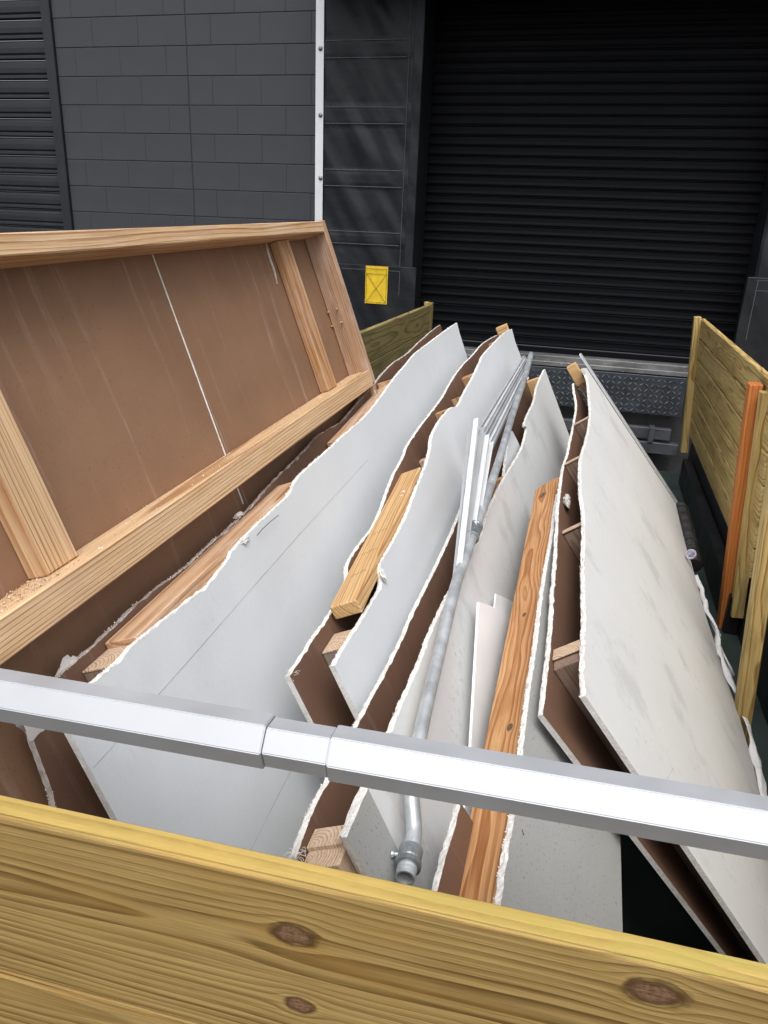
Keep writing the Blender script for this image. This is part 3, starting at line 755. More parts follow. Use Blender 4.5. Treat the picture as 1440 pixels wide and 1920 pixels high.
# ------------------------------------------------------------------ A: long partition next to the framed panel
A = Plane(Dv, (2340,5200), (178,1285), 1.2)
a_ = empty('drywall_partition', A.w(1.5, .6, -.05), 'longest pale drywall partition, next to the brown framed panel', 'wall partition')
fr = [(117,1346),(150,1308),(175,1281),(218,1244),(272,1191),(350,1129),(389,1098),(428,1051),(440,1028),(474,993),(506,962),(537,934),(548,915),(562,893),(590,866),(620,840),(644,817),(687,779),(717,741),(736,715),(745,703),(765,680),(780,662),(806,642),(835,620),(857,605)]
F_ = P(A, fr, 0); farc = F_[-1]
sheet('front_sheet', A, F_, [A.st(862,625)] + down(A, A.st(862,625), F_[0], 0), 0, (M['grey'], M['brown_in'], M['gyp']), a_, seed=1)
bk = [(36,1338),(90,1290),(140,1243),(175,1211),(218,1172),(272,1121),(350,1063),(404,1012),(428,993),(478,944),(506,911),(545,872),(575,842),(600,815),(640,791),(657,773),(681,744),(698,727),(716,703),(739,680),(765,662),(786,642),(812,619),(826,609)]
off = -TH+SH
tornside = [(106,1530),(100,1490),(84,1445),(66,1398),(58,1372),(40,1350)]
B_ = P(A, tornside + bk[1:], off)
sheet('back_sheet', A, B_, [(B_[-1][0], B_[-1][1]+.5)] + down(A, B_[-1], B_[0], off)[:1] + [(B_[0][0]+.05, A.tfloor(B_[0][0], FZ+.02, off))], off, (M['brown_in'], M['grey'], M['gyp_dirty_shaded']), a_, seed=2)
rail(A, (262,1212), (566,912), -SH-.001, -.0855, .06, M['dusty_spf'], a_, sink=-.020)
rail(A, (648,828), (742,722), -SH-.001, -.080, .05, M['dusty_spf'], a_, sink=-.012)
capped(A, (214,1246), .040, 1.3, M['old'], a_, cap=.105)
stud(A, (836,628), -SH-.001, -TH+SH+.001, .05, 1.2, M['spf2'], a_, rise=-.004)
for px in ((738,712),(560,905)): stud(A, px, -SH-.001, -TH+SH+.001, .004, 1.0, M['spf'], a_, name='divider', rise=.004)
# torn flap of gypsum on the top edge, and a dangling wire
fl = A
def scrap(name, pl, px, off, r, m, label, seed=0, parent=None, flat=.35, cat='debris'):
    s, t = pl.st(px[0], px[1], off); c0 = pl.w(s, t, off); bm = bmesh.new()
    bmesh.ops.create_icosphere(bm, subdivisions=3, radius=1.0)
    for v in bm.verts:
        d = v.co.copy(); k = 1 + .55*noise.noise(d*1.8 + Vector((seed,0,0))) + .35*noise.noise(d*5 + Vector((0,seed,0)))
        v.co = Vector((d.x*r[0]*k, d.y*r[1]*k, d.z*r[2]*k))
    o = obj(name, bm, m, frame(c0, pl.D, pl.n.cross(pl.D), pl.n), parent)
    if label: tag(o, label, cat)
    return o
scrap('gypsum_chunk', A, (459,1012), .002, (.020,.008,.004), M['gyp'], 'broken white gypsum flake on the torn top edge of the longest partition', 3)
bm = bmesh.new(); pw = [A.w(*A.st(x, y, .012), .012) for x, y in ((482,1004),(492,992),(505,980),(522,966))]
tube(bm, pw, .0009, 6); tag(obj('thin_wire', bm, M['rubber'], None), 'thin black wire sticking up from the longest partition edge', 'wire')
scrap('paper_shred', A, (447,966), -.09, (.016,.007,.009), M['torn_paper'], 'curled grey paper shred caught behind the longest partition', 5)
scrap('paper_clump', A, (132,1256), -.10, (.030,.020,.010), M['torn_paper'], 'crumpled grey paper clump beside the sawn stud end at the lower left', 8)
tw = sheet('torn_wrap', A, P(A, [(34,1342),(46,1362),(58,1392),(66,1384),(74,1372),(86,1364),(90,1343)], -.086), P(A, [(60,1332)], -.086), -.086, (M['torn_paper'],)*3, None, th=.0008, fringe=False)
tag(tw, 'torn grey paper flap on the dark brown sheet at the lower left under the bar', 'paper scrap')

def score(pl, px, off, w, m, name, parent, h=.0004):
    pts = [pl.st(x, y, off) for x, y in px]; ys = pl.ysign(); bm = bmesh.new(); pv = None
    T = spline(pts, .04) + [pts[-1]]
    for i, (a, b) in enumerate(T):
        d = Vector((T[min(i+1,len(T)-1)][0]-T[max(i-1,0)][0], T[min(i+1,len(T)-1)][1]-T[max(i-1,0)][1])).normalized()
        n_ = Vector((-d.y, d.x))*w*(.7+.6*noise.noise(Vector((i*.7, a, b)))); j = .0008*noise.noise(Vector((i*.3, 3, a)))
        r_ = [bm.verts.new((a+n_.x, (b+n_.y+j)*ys, h)), bm.verts.new((a-n_.x, (b-n_.y+j)*ys, h))]
        if pv: bm.faces.new((pv[0], pv[1], r_[1], r_[0]))
        pv = r_
    return obj(name, bm, m, pl.mat(off), parent)
M['pencil'] = simple('pencil_grey', (.30,.31,.32), .8, var=.3, nscale=60)
M['tape'] = simple('pale_paper_tape', (.62,.64,.655), .8, var=.04)
score(A, [(175,1440),(370,1220),(560,1004),(690,862)], 0, .0007, M['pencil'], 'score_line', a_)
score(A, [(470,1595),(550,1437),(625,1318)], 0, .0007, M['pencil'], 'score_line', a_)
score(A, [(780,700),(792,745),(800,780)], 0, .0025, M['tape'], 'scuff_line', a_)

# ------------------------------------------------------------------ B: second partition with a sawn plate sticking out
B = Plane(Dv, (2700,5200), (628,1248), 1.55)
b_ = empty('drywall_partition', B.w(1.5, .6, -.05), 'second partition from the left, with a loose yellow plank lying in its cavity', 'wall partition')
fr = [(627,1248),(640,1225),(668,1180),(700,1128),(716,1095),(712,1070),(718,1050),(745,1003),(768,955),(781,918),(797,880),(807,845),(812,815),(828,785),(846,765),(859,760),(872,735),(886,710),(900,680),(907,665),(925,645),(945,625),(960,617)]
F_ = P(B, fr, 0)
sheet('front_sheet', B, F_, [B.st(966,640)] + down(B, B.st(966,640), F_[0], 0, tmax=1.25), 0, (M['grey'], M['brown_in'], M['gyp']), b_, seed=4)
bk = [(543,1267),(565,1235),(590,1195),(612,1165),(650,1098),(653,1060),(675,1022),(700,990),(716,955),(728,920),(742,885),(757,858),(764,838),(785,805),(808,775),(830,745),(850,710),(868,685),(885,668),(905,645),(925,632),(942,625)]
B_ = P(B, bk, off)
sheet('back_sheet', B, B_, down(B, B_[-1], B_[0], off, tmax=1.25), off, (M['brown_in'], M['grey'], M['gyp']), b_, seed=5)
capped(B, (655,1210), .085, 1.25, M['grey_stud'], b_, cap=.085)
stud(B, (815,845), -SH-.001, -TH+SH+.001, .036, 1.1, M['endpale'], b_, rise=-.020)
stud(B, (846,766), -SH-.001, -TH+SH+.001, .036, 1.1, M['spf2'], b_, rise=.000)
stud(B, (890,700), -SH-.001, -TH+SH+.001, .07, 1.1, M['spf2'], b_, rise=-.004)
stud(B, (937,638), -SH-.001, -TH+SH+.001, .05, 1.1, M['spf2'], b_, rise=.00)
for px in ((872,735),): stud(B, px, -SH-.001, -TH+SH+.001, .004, 1.0, M['spf'], b_, name='divider', rise=-.012)
s_, t_ = B.st(950, 618, -.03)
board('loose_block', B.w(s_-.02, t_+.05, -.085), B.n, -B.W, .075, .09, .04, M['yellow_pine'], None)
tag(bpy.data.objects['loose_block'], 'small sawn timber block standing on the far end of the second partition', 'wood block')
# plank lying in the cavity, its sawn end toward the camera
s0, t0 = B.st(683, 1148, .0); s1, t1 = B.st(796, 893, -SH)
Pa = B.w(s0, t0, -.004); Pb = B.w(s1+.02, t1+.006, -.018)
ax = (Pb-Pa).normalized(); nn = -B.n; nn = (nn - ax*nn.dot(ax)).normalized(); az = ax.cross(nn)
if az.dot(B.W) < 0: az = -az
Pt = Pa - az*.037
L_ = (Pb-Pa).length; bm = bmesh.new(); add_box(bm, 0, L_, -.074, 0, 0, .037, .003)
yy = az.cross(ax)
mm = frame(Pt, ax, yy, az)
if yy.dot(B.n) < 0:
    bm.free(); bm = bmesh.new(); add_box(bm, 0, L_, 0, .074, 0, .037, .003)
lp = obj('loose_plank', bm, M['yellow_pine'], mm)
for u0 in (.16, .30, .44):
    for q_ in range(7):
        bm = bmesh.new(); xx_ = L_*u0 + q_*.0022; c_ = (-.055+q_*.006 if yy.dot(B.n) >= 0 else .012+q_*.006)
        add_box(bm, xx_, xx_+random.uniform(.006,.011), c_, c_+.0011, -.0004, .0001) if q_ % 2 else add_box(bm, xx_, xx_+.0012, c_, c_+.006, -.0004, .0001)
        obj('grade_mark', bm, M['pencil_dark'], mm, lp)
tag(lp, 'yellow pine plank lying in the cavity of the second partition, sawn end to the camera', 'plank')
scrap('gypsum_chunk', B, (719,1079), .006, (.012,.018,.005), M['gyp'], 'torn white paper and gypsum flap halfway along the second partition', 13)
for i, px in enumerate(((757,923),(754,931))): scrap('gypsum_crumb', B, px, -.035, (.005,.005,.005), M['gyp'], ('upper white crumb on the loose yellow plank', 'lower white crumb on the loose yellow plank')[i], 20+i)

# ------------------------------------------------------------------ C: middle partition carrying the conduit
Cc = Plane(Dv, (2700,5200), (650,1565), 1.17)
c_ = empty('drywall_partition', Cc.w(1.5, .6, -.05), 'middle partition, with the bent conduit pipe resting on its pale face', 'wall partition')
fr = [(648,1566),(668,1515),(690,1470),(715,1415),(735,1370),(757,1315),(775,1275),(795,1225),(810,1185),(835,1130),(862,1080),(884,1040),(900,1012),(909,985),(917,958),(932,925),(945,900),(965,866),(980,838),(988,805),(984,797),(990,778),(1002,752),(1006,730),(1014,708),(1022,692)]
F_ = P(Cc, fr, 0)
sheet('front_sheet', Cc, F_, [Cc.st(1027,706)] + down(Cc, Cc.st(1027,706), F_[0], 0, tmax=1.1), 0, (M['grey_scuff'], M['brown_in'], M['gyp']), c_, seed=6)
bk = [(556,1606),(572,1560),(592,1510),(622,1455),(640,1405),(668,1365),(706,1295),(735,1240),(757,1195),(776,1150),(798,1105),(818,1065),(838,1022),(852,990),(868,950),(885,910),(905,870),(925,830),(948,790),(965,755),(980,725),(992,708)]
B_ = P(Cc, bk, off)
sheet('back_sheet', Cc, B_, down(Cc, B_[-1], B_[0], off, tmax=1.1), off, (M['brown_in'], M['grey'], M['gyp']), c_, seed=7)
stud(Cc, (630,1610), -SH-.001, -TH+SH+.001, .038, .9, M['endpale'], c_, rise=-.012, back=.0)
stud(Cc, (645,1585), -SH-.001, -TH+SH+.001, .042, .9, M['endpale'], c_, rise=.002, back=.004)
stud(Cc, (946,906), -SH-.001, -TH+SH+.001, .036, 1.0, M['spf2'], c_, rise=.020)
stud(Cc, (1008,708), -SH-.001, -TH+SH+.001, .045, 1.0, M['yellow_pine'], c_, rise=-.004)
# short leftover sheet lying on the near end
o2 = .012
W1 = [(650,1570),(657,1553),(668,1528),(680,1500),(690,1478)]
T_ = P(Cc, W1, o2)
sheet('corner_flap', Cc, T_, P(Cc, [(762,1625),(735,1660),(700,1660)], o2), o2, (M['speckle'], M['brown_in'], M['gyp']), c_, th=.0095, seed=8)
# white offcut wedge poking out of the cavity
s_w = P(Cc, [(948,872),(954,812),(962,815),(978,838),(972,862),(958,905)], .001)
scrap('gypsum_chunk', Cc, (1053,905), .05, (.02,.01,.008), M['gyp'], 'broken white gypsum lump by the torn middle partition edge', 15)
wd = sheet('drywall_offcut', Cc, P(Cc, [(945,900),(955,812)], -.03), P(Cc, [(961,808),(976,838),(966,900)], -.03), -.03, (M['white_trim'], M['grey'], M['gyp']), None)
tag(wd, 'small pointed white drywall offcut standing in the middle partition cavity', 'offcut')

# ---- trims on the middle partition
def strip_on(pl, a, b, w, off, th, m, name, parent=None, prof=None, waxis=None, taper=None):
    """thin strip from photo pixel a to b lying on plane off; width w downwards along W"""
    s0, t0 = pl.st(a[0], a[1], off); s1, t1 = pl.st(b[0], b[1], off)
    A0 = pl.w(s0, t0, off); B0 = pl.w(s1, t1, off); ax = (B0-A0).normalized()
    ay = (pl.W - ax*pl.W.dot(ax)).normalized(); az = ax.cross(ay); sg = 1 if az.dot(pl.n) > 0 else -1
    bm = bmesh.new(); L = (B0-A0).length
    pts = prof or [(0,0),(w,0),(w,th),(0,th)]
    r0 = [bm.verts.new((0, y, z*sg)) for y, z in pts]; r1 = [bm.verts.new((L, y, z*sg)) for y, z in pts]
    n = len(pts)
    for i in range(n): bm.faces.new((r0[i], r0[(i+1)%n], r1[(i+1)%n], r1[i]))
    bm.faces.new(list(reversed(r0))); bm.faces.new(r1); bmesh.ops.recalc_face_normals(bm, faces=bm.faces[:])
    return obj(name, bm, m, frame(A0, ax, ay, az), parent)
def lprof(w, h, t): return [(0,0),(w,0),(w,t),(t,t),(t,h),(0,h)]
# near upright bundle of corner beads
near_ends = [(847,1095),(852,1085),(858,1070),(864,1052),(871,1030),(879,1008),(886,985),(893,962)]
far_ends = [(879,786),(888,786),(894,795),(900,802),(905,808),(909,816),(913,822),(917,830)]
labs = ['leftmost', 'second from left', 'third from left', 'fourth from left', 'fifth from left', 'sixth from left', 'seventh from left', 'rightmost']
for i, (a, b) in enumerate(zip(near_ends, far_ends)):
    o = strip_on(Cc, a, b, .03, .016+.004*(i % 3), .002, M['white_trim' if i % 3 else 'grey_shaded_trim'], 'metal_trim_strip', None, lprof(.026 if i % 2 else .016, .018 if i % 2 else .006, .0018))  # grey copies paint the shading differences between strips into their colour
    tag(o, labs[i] + ' white corner bead in the nearer upright bundle of trims', 'trim strip', 'white corner beads in the nearer bundle')
for i in range(6):
    a = (893+i*5, 806+i*6); b = (980+i*2.2, 668+i*3)
    o = strip_on(Cc, a, b, .02, -.03+.004*i, .002, M['grey_shaded_trim' if i % 3 != 1 else 'white_trim'], 'metal_trim_strip', None, lprof(.022, .014, .0018))
    tag(o, labs[i] + ' pale corner bead in the far bundle behind the pipe', 'trim strip', 'pale corner beads in the far bundle')
# white channel panels near the long brown stud
def flat(name, pl, px, off, th, m, label, cat, seed=0):
    pts = P(pl, px, off)
    o = sheet(name, pl, pts[:2], pts[2:], off, (m, m, m), None, th=th, step=9, amp=0, seed=seed)
    return tag(o, label, cat)
flat('white_panel_strip', Cc, [(882,1420),(898,1128),(930,1140),(962,1158),(955,1240),(935,1420),(880,1600),(862,1600)], .040, .006, M['bright_panel'], 'white vinyl panel strip leaning left of the long knotty stud', 'panel strip')
flat('white_panel_strip', Cc, [(926,1155),(930,1113),(950,1122),(972,1134),(968,1175)], .026, .004, M['bright_panel'], 'short white panel strip end behind the larger white strip', 'panel strip')
# conduit
pp = [((996,664),.030),((985,705),.030),((960,780),.030),((938,855),.030),((915,925),.030),((893,985),.030),((876,1035),.030),((858,1085),.030),((842,1145),.030),((828,1205),.030),((812,1270),.030),((798,1330),.030),((786,1385),.030),((777,1430),.031),((772,1468),.033),((772,1502),.035),((775,1534),.037),((776,1564),.039),((771,1592),.040),((769,1602),.0405)]
pw = [Cc.w(*Cc.st(x, y, o), o) for (x, y), o in pp]
def smooth_pts(pw, k=4):
    out = []
    for i in range(len(pw)-1):
        p0, p1, p2, p3 = pw[max(i-1,0)], pw[i], pw[i+1], pw[min(i+2,len(pw)-1)]
        for j in range(k):
            u = j/k; out.append(.5*((2*p1)+(p2-p0)*u+(2*p0-5*p1+4*p2-p3)*u*u+(3*p1-p0-3*p2+p3)*u**3))
    out.append(pw[-1]); return out
pw = smooth_pts(pw)
cn = empty('conduit_pipe', pw[len(pw)//2], 'long bent galvanised conduit pipe lying on the middle partition', 'pipe')
bm = bmesh.new(); tube(bm, pw, .0142, 20); obj('pipe', bm, M['galv'], None, cn, smooth=True)
d = (pw[-1]-pw[-2]).normalized(); e = pw[-1]
bm = bmesh.new(); tube(bm, [e-d*.012, e-d*.010, e+d*.012, e+d*.014], [.018,.0205,.0205,.019], 20)
tube(bm, [e+d*.016, e+d*.017, e+d*.026, e+d*.027], [.0195,.0225,.0225,.0195], 20)
obj('connector', bm, M['zinc'], None, cn)
bm = bmesh.new(); n_ = 20; rr = []
for (k, r) in ((.026,.0165),(.030,.017),(.033,.0165),(.038,.017),(.042,.0165),(.048,.0165),(.048,.0135),(.026,.0130)):
    u = d.orthogonal().normalized(); v = d.cross(u)
    rr.append([bm.verts.new(e+d*k+(u*math.cos(2*math.pi*i/n_)+v*math.sin(2*math.pi*i/n_))*r) for i in range(n_)])
for a, b in zip(rr, rr[1:]):
    for i in range(n_): bm.faces.new((a[i], a[(i+1)%n_], b[(i+1)%n_], b[i]))
bm.faces.new(rr[-1])
obj('threaded_end', bm, M['galv'], None, cn)
u = (R0*-1); bm = bmesh.new(); tube(bm, [e+u*.015, e+u*.026, e+u*.028], [.0035,.0035,.006], 8); tube(bm, [e+u*.028, e+u*.032], .006, 8)
obj('set_screw', bm, M['galv'], None, cn)
ci = min(range(len(pw)), key=lambda i: (pw[i]-Cc.w(*Cc.st(886,1000,.03),.03)).length)
dc = (pw[ci+1]-pw[ci-1]).normalized(); c0 = pw[ci]
bm = bmesh.new(); tube(bm, [c0-dc*.045, c0-dc*.043, c0-dc*.036, c0-dc*.034, c0+dc*.03, c0+dc*.032, c0+dc*.036, c0+dc*.038], [.0175,.0215,.0215,.0195,.0195,.0215,.0215,.0175], 20)
obj('coupling', bm, M['zinc'], None, cn)

# ------------------------------------------------------------------ G: low partition with the knotty stud on top
G = Plane(Dv, (3500,5200), (955,1690), 1.15)
g_ = empty('drywall_partition', G.w(1.2, .3, -.05), 'low partition right of the knotty stud, speckled grey face toward the camera', 'wall partition')
fr = [(930,1752),(938,1700),(952,1600),(965,1530),(976,1440),(985,1370),(995,1290),(1008,1200),(1015,1140),(1025,1070),(1036,1010),(1042,960),(1048,925)]
F_ = P(G, fr, 0)
be = [G.st(1166,1800), G.st(1163,1500)]
F_ = [((.70-G.o.y)/G.D.y, F_[0][1])] + F_
g1 = G.st(1163,1560)
sheet('front_sheet', G, F_, [(F_[-1][0], g1[1]), (F_[0][0], g1[1])], 0, (M['speckle'], M['brown_in'], M['gyp']), g_, seed=10)
bk = [(800,1752),(818,1680),(835,1610),(850,1560),(864,1505)]
goff = -.104
B_ = P(G, bk, goff)
sheet('back_sheet', G, B_, [(B_[-1][0], B_[-1][1]+.15), (B_[0][0], B_[0][1]+.15)], goff, (M['brown_in'], M['grey'], M['gyp']), g_, seed=11)
# long knotty stud: wide face up, between the sheets
s0, t0 = G.st(935, 1752, -SH-.002); s1, t1 = G.st(1046, 893, -SH-.002)
A0 = G.w(max(s0-.15, (.72-G.o.y)/G.D.y), t0, -SH-.002); B0 = G.w(s1, t1, -SH-.002); ax = (B0-A0).normalized()
yv = G.n*-1 + G.W*.10; yv = (yv - ax*yv.dot(ax)).normalized(); zv = ax.cross(yv)
if zv.z < 0: ax_, zv = ax, -zv
L_ = (B0-A0).length; WK = .103
yy = zv.cross(ax); bm = bmesh.new()
sg = 1 if yy.dot(yv) > 0 else -1
add_box(bm, 0, L_, min(0, sg*WK), max(0, sg*WK), -.038, 0, .003)
for v in bm.verts: v.co.y -= sg*WK/2
tag(obj('long_stud', bm, M['knotty'], frame(A0 + yy*(sg*WK/2), ax, yy, zv)), 'long knotty orange stud lying lengthwise in the middle of the load', 'stud')

score(G, [(978,1555),(982,1566)], 0, .0022, M['rubber'], 'screw_hole', g_)
random.seed(5)
def fibres(pl, px, off, n, L, label):
    bm = bmesh.new(); s_, t_ = pl.st(px[0], px[1], off)
    for i in range(n):
        p = pl.w(s_+random.uniform(-.012,.012), t_+random.uniform(-.006,.006), off+random.uniform(-.004,.004)); d = Vector((random.uniform(-1,1), random.uniform(-1,.2), random.uniform(-.3,1))).normalized(); pts = [p]
        for k in range(6):
            d = (d + Vector((random.uniform(-1,1), random.uniform(-1,1), random.uniform(-1,.7)))*.6).normalized(); p = p + d*L/6*random.uniform(.6,1.2); pts.append(p)
        tube(bm, pts, .00035, 4)
    tag(obj('paper_fibres', bm, M['fuzz'], None), label, 'fibres', kind='stuff')
fibres(Cc, (560,1598), -TH+SH, 26, .022, 'tuft of frayed paper fibres at the near corner of the middle partition')
fibres(B, (548,1262), -TH+SH, 12, .018, 'small paper fibres at the near corner of the second partition')
# ------------------------------------------------------------------ D: right partition, leaning furthest
D = Plane(Dv, (5000,7500), (1100,1303), 1.52)
d_ = empty('drywall_partition', D.w(1.5, .6, -.05), 'rightmost partition with a large scuffed pale face beside the timber fence', 'wall partition')
fr = [(1098,1305),(1096,1265),(1096,1225),(1098,1170),(1097,1110),(1096,1050),(1097,1000),(1096,960),(1091,925),(1090,890),(1091,860),(1099,830),(1106,800),(1108,770),(1105,735),(1103,715),(1099,702)]
F_ = P(D, fr, 0)
nb = D.st(1440,1812); 
film = [(1272,948),(1292,1040),(1325,1160),(1385,1340),(1425,1490),(1470,1650)]
fe = D.st(1085, 662); 
rest = [D.st(1092,690), D.st(1100,690), D.st(1268,945)] + P(D, [(1292,1040),(1325,1160),(1385,1340),(1425,1480),(1480,1660)], 0) + [(nb[0]-.02, nb[1]+.25)]
# cut near edge passes (1440,1812)
k = (nb[0]-F_[0][0])/(nb[1]-F_[0][1])
rest[-1] = (F_[0][0] + k*(rest[-1][1]-F_[0][1]), rest[-1][1])
sheet('front_sheet', D, F_, rest, 0, (M['grey_scuff'], M['brown_in'], M['gyp']), d_, seed=12)
bk = [(1018,1340),(1024,1290),(1030,1235),(1035,1180),(1038,1120),(1043,1060),(1046,1000),(1048,955),(1052,915),(1058,875),(1066,850),(1072,820),(1078,790),(1082,760),(1078,735),(1076,718)]
B_ = P(D, bk, off)
ne = D.st(1365,1795, off); ln = 1.15
kk = (ne[0]-B_[0][0])/(ne[1]-B_[0][1])
sheet('back_sheet', D, B_, [(B_[-1][0], B_[-1][1]+1.1), (B_[0][0]+kk*ln, B_[0][1]+ln)], off, (M['brown_in'], M['grey_scuff'], M['gyp']), d_, seed=13)
sk = k*1.0
stud(D, (1093,1208), -SH-.001, -TH+SH+.001, .060, 1.2, M['old'], d_, rise=-.002, skew=sk, back=-.06)
stud(D, (1096,985), -SH-.001, -TH+SH+.001, .036, .5, M['old'], d_, rise=-.002)
stud(D, (1092,858), -SH-.001, -TH+SH+.001, .036, .5, M['old'], d_, rise=-.002)
stud(D, (1104,785), -SH-.001, -TH+SH+.001, .036, .5, M['old'], d_, rise=-.002)
stud(D, (1104,706), -SH-.001, -TH+SH+.001, .06, .9, M['pinkish'], d_, rise=-.002)
# pale sawn tops over the studs
for px, par in (((1093,1208),.034),((1096,985),.012),((1092,858),.010),((1104,785),.010)):
    s_, t_ = D.st(px[0], px[1], -SH)
    o = D.w(s_-(.03 if par > .03 else 0), t_-.004, -TH+SH+.002)
    az = (-D.W).cross(D.n)
    bm = bmesh.new(); w = TH-2*SH-.003
    if az.dot(D.D) > 0: add_box(bm, 0, .0035, 0, w, 0, par+.01, .0008)
    else: add_box(bm, 0, .0035, 0, w, -par-.01, 0, .0008)
    obj('sawn_top', bm, M['endpale'], frame(o, -D.W, D.n, az), d_)
s_, t_ = D.st(1090, 700, -.03)
board('loose_block', D.w(s_, t_-.065, -.085), D.n, -D.W*-1, .055, .12, .05, M['yellow_pine'], None)
tag(bpy.data.objects['loose_block.001'], 'sawn timber block at the far top end of the rightmost partition', 'wood block')
# white edge trim down the far side of D
e0 = strip_on(D, (1086,664), (1268,942), .035, -.004, .004, M['white_trim'], 'edge_trim', None, lprof(.034, .012, .003))
tag(e0, 'long white edge trim down the far side of the rightmost partition', 'trim strip')
scrap('gypsum_chunk', D, (1063,938), -.075, (.05,.014,.010), M['torn_paper'], 'dirty white gypsum lump hanging inside the rightmost partition cavity', 31)
score(D, [(1113,790),(1135,828),(1166,888),(1190,925),(1214,960),(1235,1010)], 0, .0035, M['tape'], 'scuff_line', d_)
score(D, [(1245,1470),(1262,1440)], 0, .0006, M['pencil'], 'score_line', d_)
# plastic film rolling over the bottom right edge
def filmstrip(name, pl, px, width, off, label, seed):
    pts = [pl.st(x, y, off) for x, y in px]; T = spline(pts, .03) + [pts[-1]]
    bm = bmesh.new(); pv = None; ys = pl.ysign(); n = len(T)
    for i, (a, b) in enumerate(T):
        row = []; w = width*(.7+.5*noise.noise(Vector((i*.3, seed, 0))))*min(1, .3+i/4, .3+(n-1-i)/4)
        for j in range(7):
            u = j/6; z = .018*math.sin(u*3.3+noise.noise(Vector((i*.2,seed,u)))*2) + .010*noise.noise(Vector((a*14, u*3, seed)))
            row.append(bm.verts.new((a, (b + (u-.35)*w)*ys, z)))
        if pv:
            for j in range(6): bm.faces.new((pv[j], pv[j+1], row[j+1], row[j]))
        pv = row
    o = obj(name, bm, M['film'], pl.mat(off), None, smooth=True)
    so_ = o.modifiers.new('thickness', 'SOLIDIFY'); so_.thickness = .001
    return tag(o, label, 'plastic film')
filmstrip('plastic_film', D, [(1340,1180),(1352,1240),(1385,1330),(1410,1410),(1430,1500),(1470,1640)], .05, .004, 'white plastic film rolled along the lower right edge of the rightmost partition', 3)
filmstrip('plastic_film', D, [(1302,1080),(1312,1105),(1325,1150),(1345,1195)], .06, -.01, 'short upright curl of white plastic film beside the orange post', 8)
filmstrip('plastic_film', D, [(1345,1215),(1356,1240),(1370,1268)], .05, -.02, 'small torn white film scrap hanging below the orange post', 12)
# ribbed hose and pipe cap by the fence foot
hp = [at_x((1276,955), .70), at_x((1284,985), .70), at_x((1292,1020), .70), at_x((1300,1060), .70)]
hp = smooth_pts(hp, 24); bm = bmesh.new(); tube(bm, hp, [.045+.006*math.sin(i*1.9) for i in range(len(hp))], 14)
tag(obj('ribbed_hose', bm, M['rubber'], None), 'black ribbed hose lying by the foot of the right hand fence', 'hose')
pc = at_x((1297,1040), .66); bm = bmesh.new(); dr = Vector((-.35,-.75,.5)).normalized()
rg = tube(bm, [pc, pc+dr*.02], .026, 20, cap=False)
rg2 = tube(bm, [pc+dr*.02, pc+dr*.002], .020, 20, cap=False)
for i in range(20): bm.faces.new((rg[1][i], rg[1][(i+1)%20], rg2[0][(i+1)%20], rg2[0][i]))
tag(obj('pipe_cap', bm, M['lilac'], None), 'pale lilac white ring shaped pipe cap on the black hose', 'pipe cap')

# ------------------------------------------------------------------ front boards and the silver bar
ZB = CAMZ - .78
pl0, pr0 = at_z((0,1530), ZB), at_z((1440,1857), ZB)
ax = (pr0-pl0).normalized(); back = Vector((-ax.y, ax.x, 0))
if back.y < 0: back = -back
def kp(px, py):       # photo pixel -> (x, y) on the front face of the upper board, measured from its centre line
    nrm_ = -back; r = ray(px, py); k = (pl0-CAM).dot(nrm_)/r.dot(nrm_); p = CAM + r*k - pl0
    return (p.dot(ax) + .6, p.z)
HB = -kp(180,1868)[1]
kn = [kp(552,1752), kp(1228,1862)]
kn2 = kp(560,1884)
M['near_board'] = wood('treated_front_board', (.44,.305,.110), (.14,.078,.020), moss_pale_top=(1.12, HB/2-.001), wsp=.9, freq=88, cy=.035, cz=.075, wob=.014, along=.9, tint=.15, stain=(.36,.20,.05), stain_amt=.40,
    knots=((kn[0][0], kn[0][1]+HB/2, .0185), (kn[1][0], kn[1][1]+HB/2, .0195), (kn2[0], kn2[1]+HB/2, .014)), knot_col=(.13,.07,.035), sharp=.42, vary=0., bumpd=.0008, rough=.6)
tail = empty('timber_front_boards', pl0 + Vector((.4,0,-.3)), 'treated timber front boards with dark knots nearest the camera', 'board wall')
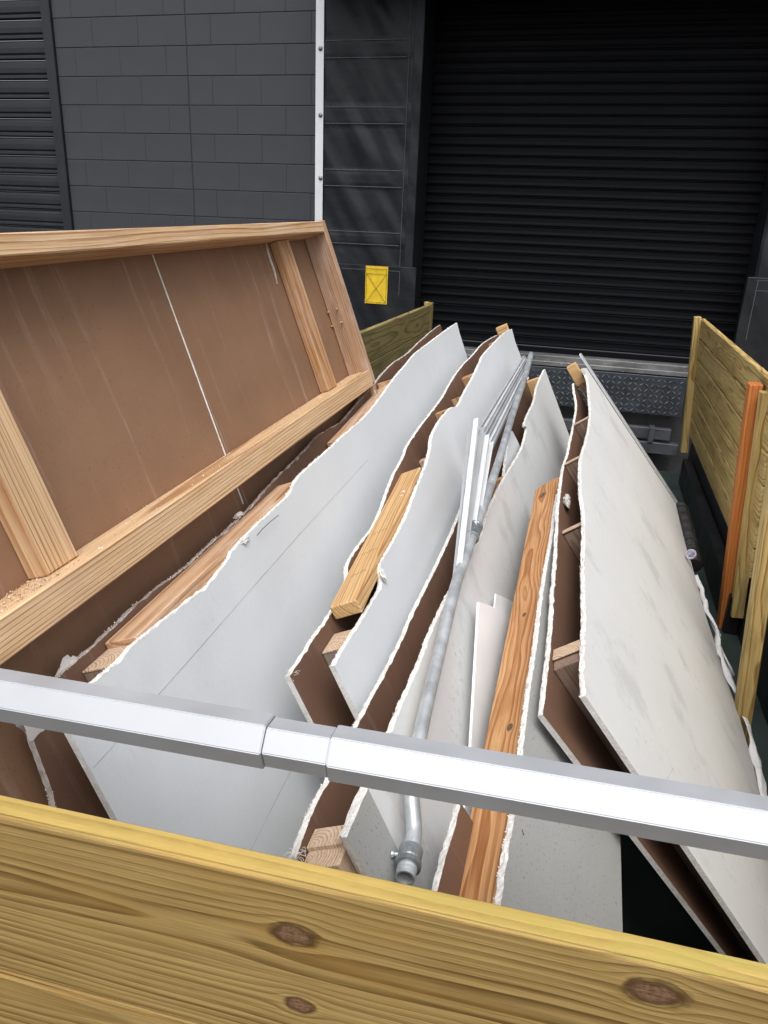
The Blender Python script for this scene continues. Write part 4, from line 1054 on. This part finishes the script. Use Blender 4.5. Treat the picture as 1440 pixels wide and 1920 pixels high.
def fboard(z_top, h, proud, m):
    bm = bmesh.new(); L = (pr0-pl0).length + 1.2; add_box(bm, 0, L, -h/2, h/2, -.0195, .0195, 0)
    # wane: rounded and slightly wavy arrises
    bmesh.ops.bevel(bm, geom=[e for e in bm.edges if abs((e.verts[0].co-e.verts[1].co).x) > 1], offset=.005, segments=3, affect='EDGES')
    zf = back.cross(ax) if back.cross(ax).z > 0 else -back.cross(ax)
    yy_ = Vector((0,0,1)); xx = ax; zz_ = xx.cross(yy_)     # faces the camera (-back) or back
    o = pl0 - ax*.6 + Vector((0,0,z_top-ZB-h/2)) + back*(.0195-proud)
    return obj('plank', bm, m, frame(o, xx, yy_, zz_), tail)
fboard(ZB, HB, 0, M['near_board'])
fboard(ZB-HB-.002, .14, .006, M['near_board'])
fboard(ZB-HB-.146, .14, .0, M['near_board'])
# silver telescoping hexagonal bar
ZR = CAMZ - .60
ba, bb = at_z((0,1302), ZR), at_z((1440,1553), ZR); bd = (bb-ba).normalized()
mid = (at_z((720,1428), ZR)); view = (mid-CAM).normalized()
nf = (-view - bd*(-view).dot(bd)).normalized(); uf = bd.cross(nf)
bar = empty('silver_bar', mid, 'silver six sided telescoping steel bar spanning the load', 'bar')
RB = .0335
def hexrod(x0, x1, r, name, extra=0.):
    A0, B0 = at_z((x0, 1302+(1553-1302)*x0/1440), ZR), at_z((x1, 1302+(1553-1302)*x1/1440), ZR)
    A0 = ba + bd*(A0-ba).dot(bd); B0 = ba + bd*(B0-ba).dot(bd)
    bm = bmesh.new(); L = (B0-A0).length + extra
    r0, r1 = [], []
    for k in range(6):
        a = math.radians(30+60*k); r0.append(bm.verts.new((0, r*math.cos(a), r*math.sin(a)))); r1.append(bm.verts.new((L, r*math.cos(a), r*math.sin(a))))
    for k in range(6): bm.faces.new((r0[k], r0[(k+1)%6], r1[(k+1)%6], r1[k]))
    bm.faces.new(list(reversed(r0))); bm.faces.new(r1)
    bmesh.ops.recalc_face_normals(bm, faces=bm.faces[:])
    bmesh.ops.bevel(bm, geom=bm.edges[:], offset=.0012, segments=2, affect='EDGES')
    return obj(name, bm, M['bar'], frame(A0, bd, nf, bd.cross(nf)), bar)
hexrod(-500, 505, RB, 'outer_tube'); hexrod(506, 624, RB*.90, 'inner_tube'); hexrod(625, 1900, RB, 'outer_tube', .45)
